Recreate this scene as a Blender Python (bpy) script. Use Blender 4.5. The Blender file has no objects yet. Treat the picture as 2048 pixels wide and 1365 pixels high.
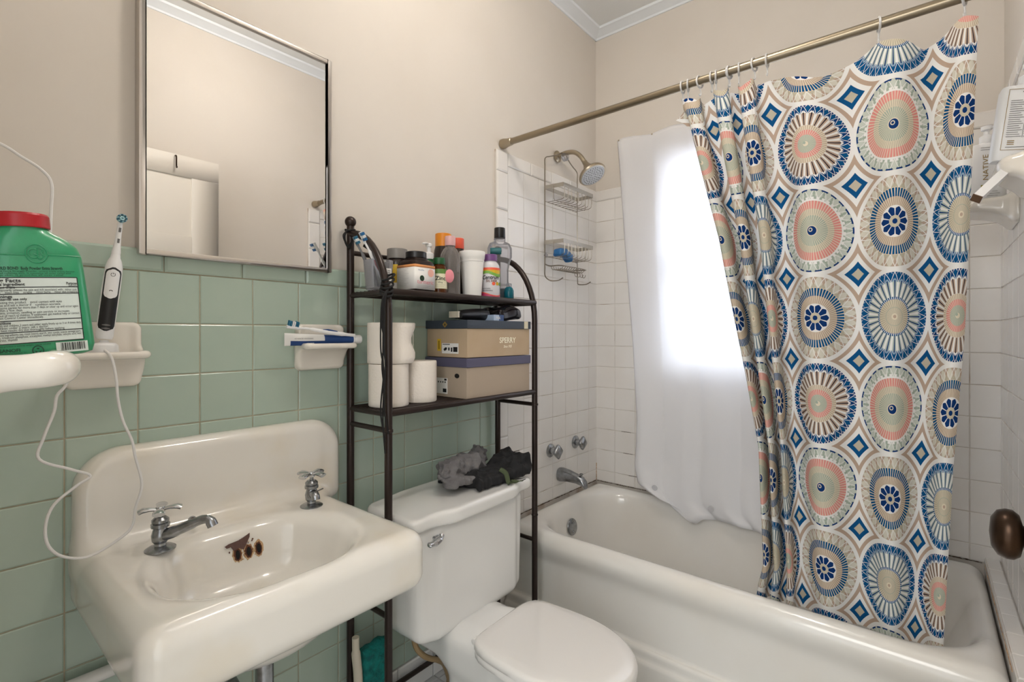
import bpy, bmesh, math, random
import numpy as np
from mathutils import Vector, Matrix
random.seed(7); rng=np.random.default_rng(5)
D=bpy.data; C=bpy.context.scene.collection; S=bpy.context.scene
PI=math.pi; R=math.radians
# ---------------------------------------------------------------- camera, world, lights
F_PX=994.0
cam=D.cameras.new('camera'); co=D.objects.new('camera',cam); C.objects.link(co); S.camera=co
cam.sensor_fit='HORIZONTAL'; cam.sensor_width=36; cam.lens=36*F_PX/2048; cam.shift_y=-15.5/2048
cam.clip_start=.01; cam.clip_end=60
co.location=(-2.298,-1.33,1.2); co.rotation_euler=(R(90),0,R(39.66-90))
S.view_settings.view_transform='Standard'; S.view_settings.look='None'; S.view_settings.gamma=1
S.view_settings.use_curve_mapping=False; S.view_settings.exposure=0.44
w=D.worlds.new('sky'); S.world=w; w.use_nodes=True
w.node_tree.nodes['Background'].inputs[0].default_value=(.93,.97,1,1)
w.node_tree.nodes['Background'].inputs[1].default_value=1.45
def light(name,typ,loc,power,col,size=.1,sizey=None,direction=None):
    l=D.lights.new(name,typ); o=D.objects.new(name,l); C.objects.link(o); o.location=loc
    l.energy=power; l.color=col
    if typ=='AREA':
        l.shape='RECTANGLE'; l.size=size; l.size_y=sizey or size
    else: l.shadow_soft_size=size
    if direction: o.rotation_euler=Vector(direction).to_track_quat('-Z','Y').to_euler()
    return o
light('window_daylight','AREA',(.55,-.75,1.75),44,(.94,.97,1),1.3,1.5,(-1,0,-.12))
light('doorway_fill','AREA',(-3.3,-1.15,2.0),14,(1,.97,.92),1.0,1.0,(1,.08,-.3))  # added fill through the doorway behind the camera, not an actual hall lamp
light('ceiling_lamp_bulb_light','POINT',(-1.42,-.78,2.56),9,(1,.93,.85),.05)
light('ceiling_lamp_bulb_light','POINT',(-1.28,-.78,2.56),9,(1,.93,.85),.05)
# ---------------------------------------------------------------- materials
def lin(c):
    o=[]
    for v in c:
        v/=255.; o.append(v/12.92 if v<=.04045 else ((v+.055)/1.055)**2.4)
    return (*o,1)
def pm(name,c,rough=.5,metal=0,trans=0,bump=None,noise=None,island=None,coat=0,alpha=1,sub=0,spec=None):
    m=D.materials.new(name); m.use_nodes=True; nt=m.node_tree; b=nt.nodes['Principled BSDF']
    b.inputs['Base Color'].default_value=lin(c); b.inputs['Roughness'].default_value=rough
    b.inputs['Metallic'].default_value=metal; b.inputs['Transmission Weight'].default_value=trans
    if coat: b.inputs['Coat Weight'].default_value=coat; b.inputs['Coat Roughness'].default_value=.06
    if alpha<1: b.inputs['Alpha'].default_value=alpha
    if spec is not None: b.inputs['Specular IOR Level'].default_value=spec
    tc=nt.nodes.new('ShaderNodeTexCoord')
    last=None
    if noise:
        n=nt.nodes.new('ShaderNodeTexNoise'); n.inputs['Scale'].default_value=noise[0]; n.inputs['Detail'].default_value=5
        nt.links.new(tc.outputs['Object'],n.inputs['Vector'])
        r=nt.nodes.new('ShaderNodeMapRange'); r.inputs[1].default_value=noise[3] if len(noise)>3 else .4
        r.inputs[2].default_value=noise[4] if len(noise)>4 else .7
        r.inputs[4].default_value=noise[2]; nt.links.new(n.outputs[0],r.inputs[0])
        x=nt.nodes.new('ShaderNodeMix'); x.data_type='RGBA'; x.inputs[6].default_value=lin(c); x.inputs[7].default_value=lin(noise[1])
        nt.links.new(r.outputs[0],x.inputs[0]); last=x.outputs[2]
    if island:
        g=nt.nodes.new('ShaderNodeNewGeometry'); h=nt.nodes.new('ShaderNodeHueSaturation')
        a=nt.nodes.new('ShaderNodeMapRange'); a.inputs[3].default_value=1-island; a.inputs[4].default_value=1+island
        nt.links.new(g.outputs['Random Per Island'],a.inputs[0]); nt.links.new(a.outputs[0],h.inputs['Value'])
        if last: nt.links.new(last,h.inputs['Color'])
        else: h.inputs['Color'].default_value=lin(c)
        last=h.outputs[0]
    if last: nt.links.new(last,b.inputs['Base Color'])
    if bump:
        n=nt.nodes.new('ShaderNodeTexNoise'); n.inputs['Scale'].default_value=bump[0]; n.inputs['Detail'].default_value=bump[3] if len(bump)>3 else 4
        nt.links.new(tc.outputs['Object'],n.inputs['Vector'])
        k=nt.nodes.new('ShaderNodeBump'); k.inputs['Strength'].default_value=bump[1]; k.inputs['Distance'].default_value=bump[2] if len(bump)>2 else .002
        nt.links.new(n.outputs[0],k.inputs['Height']); nt.links.new(k.outputs[0],b.inputs['Normal'])
    return m
def clear(name,c,gl=.12,rough=.05,dens=.25):
    m=D.materials.new(name); m.use_nodes=True; nt=m.node_tree; nt.nodes.clear()
    o=nt.nodes.new('ShaderNodeOutputMaterial'); t=nt.nodes.new('ShaderNodeBsdfTransparent'); g=nt.nodes.new('ShaderNodeBsdfPrincipled')
    fr=nt.nodes.new('ShaderNodeFresnel'); fr.inputs[0].default_value=1.5
    mth=nt.nodes.new('ShaderNodeMath'); mth.operation='ADD'; mth.use_clamp=True; mth.inputs[1].default_value=dens
    mx=nt.nodes.new('ShaderNodeMixShader')
    t.inputs[0].default_value=lin(c); g.inputs['Base Color'].default_value=lin(c); g.inputs['Roughness'].default_value=rough
    nt.links.new(fr.outputs[0],mth.inputs[0]); nt.links.new(mth.outputs[0],mx.inputs[0]); nt.links.new(t.outputs[0],mx.inputs[1]); nt.links.new(g.outputs[0],mx.inputs[2]); nt.links.new(mx.outputs[0],o.inputs[0])
    return m
def fabric(name,c,trans=.4,transp=.0):
    m=D.materials.new(name); m.use_nodes=True; nt=m.node_tree; nt.nodes.clear()
    o=nt.nodes.new('ShaderNodeOutputMaterial'); d=nt.nodes.new('ShaderNodeBsdfDiffuse'); t=nt.nodes.new('ShaderNodeBsdfTranslucent')
    mx=nt.nodes.new('ShaderNodeMixShader'); mx.inputs[0].default_value=trans
    d.inputs[0].default_value=lin(c); t.inputs[0].default_value=lin(c)
    nt.links.new(d.outputs[0],mx.inputs[1]); nt.links.new(t.outputs[0],mx.inputs[2]); out=mx.outputs[0]
    if transp:
        tr=nt.nodes.new('ShaderNodeBsdfTransparent'); m2=nt.nodes.new('ShaderNodeMixShader'); m2.inputs[0].default_value=transp
        nt.links.new(out,m2.inputs[1]); nt.links.new(tr.outputs[0],m2.inputs[2]); out=m2.outputs[0]
    nt.links.new(out,o.inputs[0]); return m
M={}
M['paint']=pm('beige_wall_paint',(215,208,199),.75,bump=(9,.25,.004,8),noise=(3,(208,200,189),.5,.45,.75))
M['ceil']=pm('ceiling_paint',(226,228,228),.8,bump=(12,.2,.004))
M['trimw']=pm('crown_paint',(228,233,238),.5)
M['green']=pm('green_glazed_tile',(174,190,176),.16,bump=(26,.06,.003),noise=(7,(163,183,170),.6),island=.035,coat=.25)
M['white_tile']=pm('white_glazed_tile',(229,226,222),.22,bump=(30,.06,.003),noise=(5,(220,214,207),.5),island=.012,coat=.2)
M['grout']=pm('tan_grout',(190,180,156),.85,noise=(20,(160,146,118),.7))
M['groutw']=pm('pale_grout',(206,200,192),.85,noise=(9,(150,120,90),.75,.52,.68))
M['porc']=pm('aged_porcelain',(233,229,221),.13,noise=(6,(224,212,188),.5,.5,.72),coat=.5)
M['porcw']=pm('white_porcelain',(232,231,228),.12,coat=.5)
M['tub']=pm('tub_enamel',(232,230,225),.16,noise=(3,(224,217,206),.5),coat=.4)
M['dish']=pm('dish_porcelain',(232,226,216),.12,coat=.5)
M['chrome']=pm('chrome',(205,207,210),.12,1)
M['chromed']=pm('worn_chrome',(165,168,172),.27,1,noise=(60,(110,108,104),.6),bump=(80,.15,.001))
M['nickel']=pm('brushed_nickel',(172,160,140),.3,1)
M['rod']=pm('rod_metal',(150,138,118),.33,1)
M['bronze']=pm('dark_bronze',(52,38,28),.3,.8,noise=(15,(86,60,38),.5))
M['rack']=pm('dark_brown_metal',(46,35,31),.32,.35,noise=(70,(86,72,62),.35,.66,.75))
M['rust']=pm('rust',(98,56,36),.85,noise=(60,(52,34,30),.9),bump=(80,.6,.002))
M['stain']=pm('rust_stain',(196,164,124),.6,noise=(90,(140,92,56),.8))
M['dark']=pm('dark_void',(14,12,11),.9)
M['black']=pm('black_plastic',(20,20,22),.35)
M['blackm']=pm('black_matt',(14,14,15),.8,bump=(60,.3,.002))
M['white']=pm('white_plastic',(236,236,236),.3)
M['cord']=pm('white_cord',(226,224,222),.4)
M['steel']=pm('caddy_wire',(150,142,130),.3,1)
M['caddyw']=pm('caddy_band',(168,162,152),.35,.6)
M['mirror']=pm('mirror_glass',(242,242,242),.0,1)
M['paper']=pm('toilet_paper',(238,230,220),.9,bump=(140,.6,.002))
M['card']=pm('tan_cardboard',(190,168,140),.75,noise=(12,(182,158,128),.6))
M['card2']=pm('brown_cardboard',(176,160,142),.75)
M['navy']=pm('navy_card_lid',(58,66,78),.55)
M['purple']=pm('purple_grey_card_lid',(88,86,110),.5)
M['label']=pm('label_white',(238,236,232),.5)
M['ink']=pm('ink_black',(24,24,26),.6)
M['inkg']=pm('ink_grey',(110,108,106),.6)
M['gold']=pm('label_gold',(150,122,60),.45)
M['yellow']=pm('label_yellow',(214,176,40),.5)
M['gb']=pm('green_bottle_plastic',(44,150,102),.28,coat=.3,bump=(30,.05,.002))
M['gblab']=pm('pale_label',(214,222,214),.5)
M['red']=pm('red_cap',(176,20,32),.35)
M['pink']=pm('pink',(226,140,150),.5)
M['orange']=pm('orange_cap',(226,138,24),.4)
M['coral']=pm('coral_cap',(236,98,70),.4)
M['amber']=clear('amber_plastic',(120,66,30),dens=.35)
M['clearp']=clear('clear_plastic',(235,235,238),dens=.07)
M['clearg']=clear('smoky_clear_plastic',(206,200,196),dens=.18)
M['greenp']=clear('green_clear_plastic',(70,140,90),dens=.35)
M['teal']=clear('teal_liquid',(20,120,140),dens=.55)
M['darkp']=pm('dark_bottle',(40,28,24),.25)
M['blue']=pm('blue_plastic',(22,104,160),.4,noise=(40,(12,66,124),.8),bump=(60,.6,.003))
M['dblue']=pm('deep_blue',(30,66,124),.35)
M['bristle']=pm('teal_bristles',(40,110,140),.7)
M['greencap']=pm('green_cap',(30,86,46),.4)
M['purplecap']=pm('purple_cap',(112,70,128),.4)
M['silver']=pm('silver_label',(214,212,216),.35)
M['magenta']=pm('magenta',(186,60,104),.45)
M['foam']=pm('foam_cup',(238,236,232),.6,bump=(220,.2,.001))
M['gray_cloth']=pm('gray_cloth',(118,116,116),.95,bump=(220,.9,.003),noise=(14,(88,86,90),.8))
M['black_cloth']=pm('black_cloth',(22,22,25),.85,bump=(120,.3,.002))
M['olive']=pm('olive_webbing',(74,84,58),.9,bump=(300,.6,.001))
M['tealfuzz']=pm('teal_fuzz',(16,128,120),.95,bump=(160,1,.006),noise=(50,(8,84,84),.8))
M['ivory']=pm('ivory_plastic',(206,198,180),.45)
M['hose']=pm('tan_hose',(168,142,104),.5)
M['seatp']=pm('seat_plastic',(232,229,225),.16,coat=.3)
M['doorp']=pm('door_paint',(228,222,212),.45)
M['floor']=pm('floor_tile',(200,200,198),.35,noise=(6,(184,184,180),.6))
M['ringp']=clear('clear_ring_plastic',(250,250,250),dens=.42)
M['glassw']=clear('window_glass',(250,252,255),dens=.0)
M['liner']=fabric('white_vinyl_liner',(250,250,252),.38,.03)
M['bulb']=None
def emis(name,c,s):
    m=D.materials.new(name); m.use_nodes=True; b=m.node_tree.nodes['Principled BSDF']
    b.inputs['Emission Color'].default_value=lin(c); b.inputs['Emission Strength'].default_value=s; b.inputs['Base Color'].default_value=lin(c); return m
M['bulb']=emis('lamp_glass',(255,222,178),14)
# ---------------------------------------------------------------- mesh helpers
def V(*a): return Vector(a)
def frame(d):
    d=Vector(d).normalized(); a=Vector((0,0,1)) if abs(d.z)<.9 else Vector((1,0,0))
    x=d.cross(a).normalized(); y=d.cross(x).normalized(); return x,y,d
def cr(pts,k=8,closed=False):
    P=[Vector(p) for p in pts]; n=len(P); out=[]
    for i in range(n if closed else n-1):
        if closed: a,b,c,d=P[(i-1)%n],P[i],P[(i+1)%n],P[(i+2)%n]
        else: a,b,c,d=P[max(i-1,0)],P[i],P[i+1],P[min(i+2,n-1)]
        for j in range(k):
            t=j/k; out.append(.5*((2*b)+(c-a)*t+(2*a-5*b+4*c-d)*t*t+(3*b-a-3*c+d)*t**3))
    if not closed: out.append(P[-1])
    return out
class MB:
    def __init__(s): s.v=[]; s.f=[]; s.mi=[]; s.m=0; s.X=None
    def add(s,vs,fs,mi=None):
        o=len(s.v); mi=s.m if mi is None else mi
        for p in vs:
            p=Vector(p)
            if s.X is not None: p=s.X@p
            s.v.append(p)
        for f in fs: s.f.append([i+o for i in f]); s.mi.append(mi)
        return s
    def box(s,c,h,rot=None,mi=None):
        c=Vector(c); q=[Vector((x*h[0],y*h[1],z*h[2])) for x in(-1,1) for y in(-1,1) for z in(-1,1)]
        if rot is not None: q=[rot@p for p in q]
        return s.add([c+p for p in q],[(0,1,3,2),(4,6,7,5),(0,4,5,1),(2,3,7,6),(0,2,6,4),(1,5,7,3)],mi)
    def b2(s,lo,hi,mi=None): return s.box([(a+b)/2 for a,b in zip(lo,hi)],[abs(b-a)/2 for a,b in zip(lo,hi)],None,mi)
    def lathe(s,prof,c=(0,0,0),n=32,mi=None,sx=1,sy=1,sq=2,axis=None,ph=0):
        c=Vector(c); vs=[];fs=[]
        if axis is not None: ax,ay,az=frame(axis)
        else: ax,ay,az=V(1,0,0),V(0,1,0),V(0,0,1)
        for r,z in prof:
            for i in range(n):
                a=2*PI*i/n+ph; ca,sa=math.cos(a),math.sin(a)
                k=1/((abs(ca)**sq+abs(sa)**sq)**(1/sq))
                vs.append(c+ax*(r*k*ca*sx)+ay*(r*k*sa*sy)+az*z)
        for j in range(len(prof)-1):
            for i in range(n):
                a=j*n+i;b=j*n+(i+1)%n; fs.append((a,b,b+n,a+n))
        if prof[0][0]>0: fs.append(tuple(range(n))[::-1])
        if prof[-1][0]>0: fs.append(tuple(range((len(prof)-1)*n,len(prof)*n)))
        return s.add(vs,fs,mi)
    def cyl(s,p0,p1,r,r1=None,n=16,mi=None):
        p0=Vector(p0);p1=Vector(p1);L=(p1-p0).length
        return s.lathe([(r,0),(r if r1 is None else r1,L)],p0,n,mi,axis=p1-p0)
    def tube(s,pts,r,n=10,mi=None,closed=False,flat=1):
        P=[Vector(p) for p in pts]; m=len(P); vs=[];fs=[]
        rr=r if hasattr(r,'__len__') else [r]*m
        d0=(P[1]-P[0]).normalized(); x,y,_=frame(d0)
        for i in range(m):
            if closed: d=(P[(i+1)%m]-P[(i-1)%m])
            else: d=P[min(i+1,m-1)]-P[max(i-1,0)]
            if d.length<1e-9: d=d0
            d.normalize(); x=(x-d*x.dot(d)).normalized(); y=d.cross(x)
            for k in range(n):
                a=2*PI*k/n; vs.append(P[i]+x*math.cos(a)*rr[i]+y*math.sin(a)*rr[i]*flat)
        for i in range(m if closed else m-1):
            for k in range(n):
                a=i*n+k;b=i*n+(k+1)%n;c=((i+1)%m)*n+(k+1)%n;d_=((i+1)%m)*n+k; fs.append((a,b,c,d_))
        if not closed: fs.append(tuple(range(n))[::-1]); fs.append(tuple(range((m-1)*n,m*n)))
        return s.add(vs,fs,mi)
    def sphere(s,c,r,n=20,mi=None,sc=(1,1,1)):
        c=Vector(c);vs=[];fs=[];m=n//2
        for j in range(m+1):
            t=PI*j/m
            for i in range(n):
                a=2*PI*i/n; vs.append(c+Vector((r*sc[0]*math.sin(t)*math.cos(a),r*sc[1]*math.sin(t)*math.sin(a),-r*sc[2]*math.cos(t))))
        for j in range(m):
            for i in range(n): a=j*n+i;b=j*n+(i+1)%n; fs.append((a,b,b+n,a+n))
        return s.add(vs,fs,mi)
    def grid(s,fn,nu,nv,mi=None,wrap=False):
        vs=[fn(i/(nu if wrap else nu-1),j/(nv-1)) for j in range(nv) for i in range(nu)]; fs=[]
        for j in range(nv-1):
            for i in range(nu if wrap else nu-1):
                a=j*nu+i;b=j*nu+(i+1)%nu; fs.append((a,b,b+nu,a+nu))
        return s.add(vs,fs,mi)
    def rings(s,rs,mi=None,cap=True):
        n=len(rs[0]);vs=[p for r in rs for p in r];fs=[]
        for j in range(len(rs)-1):
            for i in range(n): a=j*n+i;b=j*n+(i+1)%n; fs.append((a,b,b+n,a+n))
        if cap: fs.append(tuple(range(n))[::-1]); fs.append(tuple(range((len(rs)-1)*n,len(rs)*n)))
        return s.add(vs,fs,mi)
    def build(s,name,mats,parent=None,bevel=0,smooth=True,ang=35,solid=0,seg=2):
        me=D.meshes.new(name); me.from_pydata([tuple(p) for p in s.v],[],s.f)
        if not isinstance(mats,(list,tuple)): mats=[mats]
        for m in mats: me.materials.append(m)
        for p,i in zip(me.polygons,s.mi): p.material_index=min(i,len(mats)-1)
        me.update()
        bm=bmesh.new(); bm.from_mesh(me)
        bmesh.ops.remove_doubles(bm,verts=bm.verts,dist=1e-6)
        if not solid: bmesh.ops.recalc_face_normals(bm,faces=bm.faces)
        if bevel:
            es=[e for e in bm.edges if len(e.link_faces)==2 and e.calc_face_angle(0)>R(40)]
            bmesh.ops.bevel(bm,geom=es,offset=bevel,segments=seg,profile=.6,affect='EDGES',clamp_overlap=True)
        bm.to_mesh(me); bm.free()
        if smooth: me.shade_smooth(); me.set_sharp_from_angle(angle=R(ang))
        o=D.objects.new(name,me); C.objects.link(o)
        if parent is not None: o.parent=parent
        if solid:
            md=o.modifiers.new('thickness','SOLIDIFY'); md.thickness=solid; md.offset=0
        return o
def tag(o,label=None,cat=None,group=None,kind=None):
    if label: o['label']=label
    if cat: o['category']=cat
    if group: o['group']=group
    if kind: o['kind']=kind
    return o
def thing(name,label,cat,loc=(0,0,0),rot=(0,0,0),group=None):
    o=D.objects.new(name,None); C.objects.link(o); o.location=loc; o.rotation_euler=rot; o.empty_display_size=.03
    return tag(o,label,cat,group)
def struct(o): o['kind']='structure'; return o
# --- surface nets on a distance field
def surf(f,lo,hi,h):
    ax=[np.arange(a,b+h,h) for a,b in zip(lo,hi)]
    X,Y,Z=np.meshgrid(*ax,indexing='ij'); W=f(X,Y,Z); W=np.where(np.abs(W)<1e-9,1e-9,W)
    sh=tuple(n-1 for n in W.shape)
    def c(A,i,j,k): return A[i:i+sh[0],j:j+sh[1],k:k+sh[2]]
    acc=np.zeros(sh+(3,)); cnt=np.zeros(sh)
    cs=[(i,j,k) for i in(0,1) for j in(0,1) for k in(0,1)]
    for a in cs:
        for d in range(3):
            if a[d]==1: continue
            b=list(a); b[d]=1
            va=c(W,*a); vb=c(W,*b); m=(va<0)!=(vb<0); t=np.where(m,va/(va-vb+1e-20),0)
            for q in range(3): acc[...,q]+=np.where(m,a[q]+(t if q==d else 0),0)
            cnt+=m
    mask=cnt>0; idx=-np.ones(sh,int); idx[mask]=np.arange(mask.sum())
    pos=acc[mask]/cnt[mask][:,None]; ijk=np.argwhere(mask); P=np.array([ax[0][0],ax[1][0],ax[2][0]])+(ijk+pos)*h
    e=h*.05
    for _ in range(3):
        x,y,z=P.T; v=f(x,y,z); g=np.stack([f(x+e,y,z)-f(x-e,y,z),f(x,y+e,z)-f(x,y-e,z),f(x,y,z+e)-f(x,y,z-e)],1)/(2*e)
        n2=(g**2).sum(1)+1e-6; st=np.clip(v/n2,-h*.5,h*.5)[:,None]*g; P=P-st*.8
    fs=[]
    for d in range(3):
        u,v_=[(1,2),(2,0),(0,1)][d]
        s0=[slice(None)]*3; s1=[slice(None)]*3; s0[d]=slice(0,-1); s1[d]=slice(1,None)
        A=W[tuple(s0)]; B=W[tuple(s1)]; m=(A<0)!=(B<0)
        for (i,j,k) in np.argwhere(m):
            p=[i,j,k]
            if p[u]==0 or p[v_]==0 or p[u]>=sh[u] or p[v_]>=sh[v_]: continue
            q=[]
            for du,dv in((1,1),(0,1),(0,0),(1,0)):
                r=list(p); r[u]-=du; r[v_]-=dv; q.append(int(idx[tuple(r)]))
            if min(q)<0: continue
            fs.append(q if A[i,j,k]<0 else q[::-1])
    return P,fs
def sdfobj(name,f,lo,hi,h,mat,parent=None):
    P,fs=surf(f,lo,hi,h); me=D.meshes.new(name); me.from_pydata(P.tolist(),[],fs); me.materials.append(mat); me.shade_smooth()
    o=D.objects.new(name,me); C.objects.link(o)
    if parent is not None: o.parent=parent
    return o
def rb(x,y,z,c,h,r):
    qx=np.abs(x-c[0])-(h[0]-r); qy=np.abs(y-c[1])-(h[1]-r); qz=np.abs(z-c[2])-(h[2]-r)
    return np.sqrt(np.maximum(qx,0)**2+np.maximum(qy,0)**2+np.maximum(qz,0)**2)+np.minimum(np.maximum(np.maximum(qx,qy),qz),0)-r
def r2(x,y,c,h,r):
    qx=np.abs(x-c[0])-(h[0]-r); qy=np.abs(y-c[1])-(h[1]-r)
    return np.sqrt(np.maximum(qx,0)**2+np.maximum(qy,0)**2)+np.minimum(np.maximum(qx,qy),0)-r
def ext(d,w,r=.0):   # intersection of 2-d field with slab field, rounded
    a=d+r;b=w+r; return np.sqrt(np.maximum(a,0)**2+np.maximum(b,0)**2)+np.minimum(np.maximum(a,b),0)-r
def smin(a,b,k): h=np.maximum(k-np.abs(a-b),0)/k; return np.minimum(a,b)-h*h*k*.25
def smax(a,b,k): return -smin(-a,-b,k)
def ell(x,y,z,c,r):
    q=np.sqrt(((x-c[0])/r[0])**2+((y-c[1])/r[1])**2+((z-c[2])/r[2])**2); return (q-1)*min(r)
def text(name,s,size,mat,parent,fn,fit=None,align='LEFT',bold=0,shear=0,space=1):
    cu=D.curves.new(name,'FONT'); cu.body=s; cu.size=size; cu.align_x=align; cu.offset=bold; cu.shear=shear; cu.space_character=space
    cu.resolution_u=3
    t=D.objects.new('t',cu); me=D.meshes.new_from_object(t); D.objects.remove(t)
    if len(me.vertices)==0: return None
    xs=[v.co.x for v in me.vertices]; wd=max(xs)-min(xs); k=1
    if fit and wd>0: k=fit/wd
    for v in me.vertices: v.co=Vector(fn(v.co.x*k,v.co.y))
    me.name=name; me.materials.clear(); me.materials.append(mat)
    for p in me.polygons: p.material_index=0
    o=D.objects.new(name,me); C.objects.link(o); o.parent=parent; return o
def joinmesh(objs,name):   # several text meshes made one part
    objs=[o for o in objs if o]; bm=bmesh.new(); mats=[]
    for o in objs:
        m=o.data.materials[0]
        if m not in mats: mats.append(m)
        i=mats.index(m); n=len(bm.faces); bm.from_mesh(o.data); bm.faces.ensure_lookup_table()
        for q in range(n,len(bm.faces)): bm.faces[q].material_index=i
    me=D.meshes.new(name); bm.to_mesh(me); bm.free()
    for m in mats: me.materials.append(m)
    o=D.objects.new(name,me); C.objects.link(o); o.parent=objs[0].parent
    for q in objs: D.objects.remove(q)
    return o
def plane(o,ux,uy,off=.0005):     # mapping for text on a flat face
    o=Vector(o);ux=Vector(ux).normalized();uy=Vector(uy).normalized();n=ux.cross(uy)
    return lambda x,y:o+ux*x+uy*y+n*off
def cylmap(c,r,a0,z0,off=.0005):  # text wrapped on an upright cylinder; a0 = azimuth of text origin, seen from outside
    return lambda x,y:(c[0]+(r+off)*math.cos(a0+x/r),c[1]+(r+off)*math.sin(a0+x/r),c[2]+z0+y)
# ================================================================ ROOM
XL=-2.33; YR=-1.53; ZC=2.775
def slab(name,boxes,mat):
    b=MB()
    for lo,hi in boxes: b.b2(lo,hi)
    return struct(b.build(name,mat,smooth=False))
slab('wall_north',[((XL-.12,.004,0),(.12,.12,ZC+.02))],M['paint'])
WY0,WY1,WZ0,WZ1=-.355,-1.13,1.02,2.06
slab('wall_east',[((.004,YR-.1,0),(.12,.004,WZ0)),((.004,YR-.1,WZ1),(.12,.004,ZC+.02)),((.004,WY0,WZ0),(.12,.004,WZ1)),((.004,YR-.1,WZ0),(.12,WY1,WZ1))],M['paint'])
slab('wall_south',[((XL-.12,YR-.12,0),(.004,YR-.004,ZC+.02))],M['paint'])
slab('wall_west',[((XL-.12,-.72,0),(XL,.004,ZC+.02)),((XL-.12,YR-.004,2.09),(XL,-.72,ZC+.02))],M['paint'])
slab('ceiling',[((XL-.12,YR-.12,ZC),(.12,.12,ZC+.1))],M['ceil'])
b=MB(); b.b2((XL-1.6,YR-.6,-.06),(.12,.12,-.004),mi=0)
def tile(b,fn,a0,a1,c0,c1,t=.006,bv=.0022,g=.0012,mi=0):
    a0+=g;a1-=g;c0+=g;c1-=g
    if a1-a0<bv*2.2 or c1-c0<bv*2.2: return
    vs=[fn(a0,c0,-.002),fn(a1,c0,-.002),fn(a1,c1,-.002),fn(a0,c1,-.002),fn(a0,c0,t-bv*.6),fn(a1,c0,t-bv*.6),fn(a1,c1,t-bv*.6),fn(a0,c1,t-bv*.6),
        fn(a0+bv,c0+bv,t),fn(a1-bv,c0+bv,t),fn(a1-bv,c1-bv,t),fn(a0+bv,c1-bv,t)]
    b.add(vs,[(0,1,5,4),(1,2,6,5),(2,3,7,6),(3,0,4,7),(4,5,9,8),(5,6,10,9),(6,7,11,10),(7,4,8,11),(8,9,10,11)],mi)
for i in range(26):
    for j in range(17):
        if i*.1-2.33<-.7: tile(b,lambda a,c,d:(a,c,d-.005),-2.33+i*.1,-2.23+i*.1,YR+j*.1,min(YR+.1+j*.1,0),mi=1,t=.005)
struct(b.build('floor',[M['groutw'],M['floor']],smooth=False))
# crown moulding, a cove along each wall
def crown(name,p0,p1,n):
    prof=[(0,0),(.006,0),(.01,.008),(.022,.014),(.042,.024),(.052,.026),(.056,.036),(.0,.036)]
    p0=Vector(p0);p1=Vector(p1);n=Vector(n); b=MB()
    r=[[p+n*a+V(0,0,ZC-.0355+z) for a,z in prof] for p in(p0,p1)]
    b.rings(r); return struct(b.build(name,M['trimw'],ang=25))
crown('trim_1',(XL,.004,0),(.004,.004,0),(0,-1,0)); crown('trim_2',(.004,.004,0),(.004,YR-.004,0),(-1,0,0))
crown('trim_3',(XL,YR-.004,0),(.004,YR-.004,0),(0,1,0)); crown('trim_4',(XL,.004,0),(XL,YR,0),(1,0,0))
# green wainscot tile on the sink wall
b=MB(); fA=lambda a,c,d:(a,-d,c)
b.b2((XL,-.0035,.105),(-.802,.004,1.386),mi=1)
xs=[-1.983+.121*k for k in range(-3,11)]; xs=[x for x in xs if x>XL+.01]; xs=[XL]+xs; xs=[x for x in xs if x<-.815]+[-.802]
zs=[1.338-.1165*k for k in range(0,11)]+[.105]
for i in range(len(xs)-1):
    for j in range(len(zs)-1): tile(b,fA,xs[i],xs[i+1],zs[j+1],zs[j])
k=XL
for x in [-2.27,-2.105,-1.935,-1.767,-1.60,-1.43,-1.265,-1.10,-.935,-.802]:
    tile(b,fA,k,x,1.338,1.388,t=.010,bv=.005); k=x
struct(b.build('trim_5',[M['green'],M['grout']],smooth=False))
b=MB(); k=XL
for x in [-2.2+.152*i for i in range(0,10)]+[-.802]:
    tile(b,fA,k,x,0,.105,t=.012,bv=.005); k=x
struct(b.build('baseboard_north',M['porcw'],smooth=False))
# white tile surround over the tub: three fields
ZT=.43
rows=[ZT,.486]+[.486+.108*k for k in range(1,14)]
def field(name,fn,cols,back,excl=None,capcols=None,strip=None):
    b=MB(); 
    for lo,hi in back: b.b2(lo,hi,mi=1)
    for i in range(len(cols)-1):
        for j in range(len(rows)-1):
            a0,a1,c0,c1=cols[i],cols[i+1],rows[j],rows[j+1]
            if excl:
                e=excl
                if a0>=e[0]-.001 and a1<=e[1]+.001 and c0>=e[2]-.001 : continue
                if a1>e[0] and a0<e[1] and c1>e[2]:
                    if c0<e[2]:
                        c1=min(c1,e[2]) if (a0>e[0]-.001 and a1<e[1]+.001) else c1
                    if c0>=e[2]-.001:
                        if a0<e[0]: a1=e[0]
                        elif a1>e[1]: a0=e[1]
            tile(b,fn,a0,a1,c0,c1,t=.005,bv=.0016)
    k=cols[0]
    while k<cols[-1]-.01:
        q=min(k+.155,cols[-1])
        if not(excl and k<excl[1] and q>excl[0]): tile(b,fn,k,q,rows[-1],1.945,t=.009,bv=.005)
        elif excl:
            if k<excl[0]: tile(b,fn,k,excl[0],rows[-1],1.945,t=.009,bv=.005)
            if q>excl[1]: tile(b,fn,excl[1],q,rows[-1],1.945,t=.009,bv=.005)
        k=q
    if strip:
        z=strip[2]
        while z<1.94: tile(b,fn,strip[0],strip[1],z,min(z+.155,1.945),t=.010,bv=.006); z+=.155
    return struct(b.build(name,[M['white_tile'],M['groutw']],smooth=False))
colsA=[-.727,-.62,-.512,-.404,-.296,-.189,-.081,0]
field('trim_6',fA,colsA,[((-.80,-.0035,0),(0,.004,1.943))],strip=(-.80,-.727,.0))
fB=lambda a,c,d:(-d,-a,c)
colsB=[.1115*k for k in range(14)]+[-YR]
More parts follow.
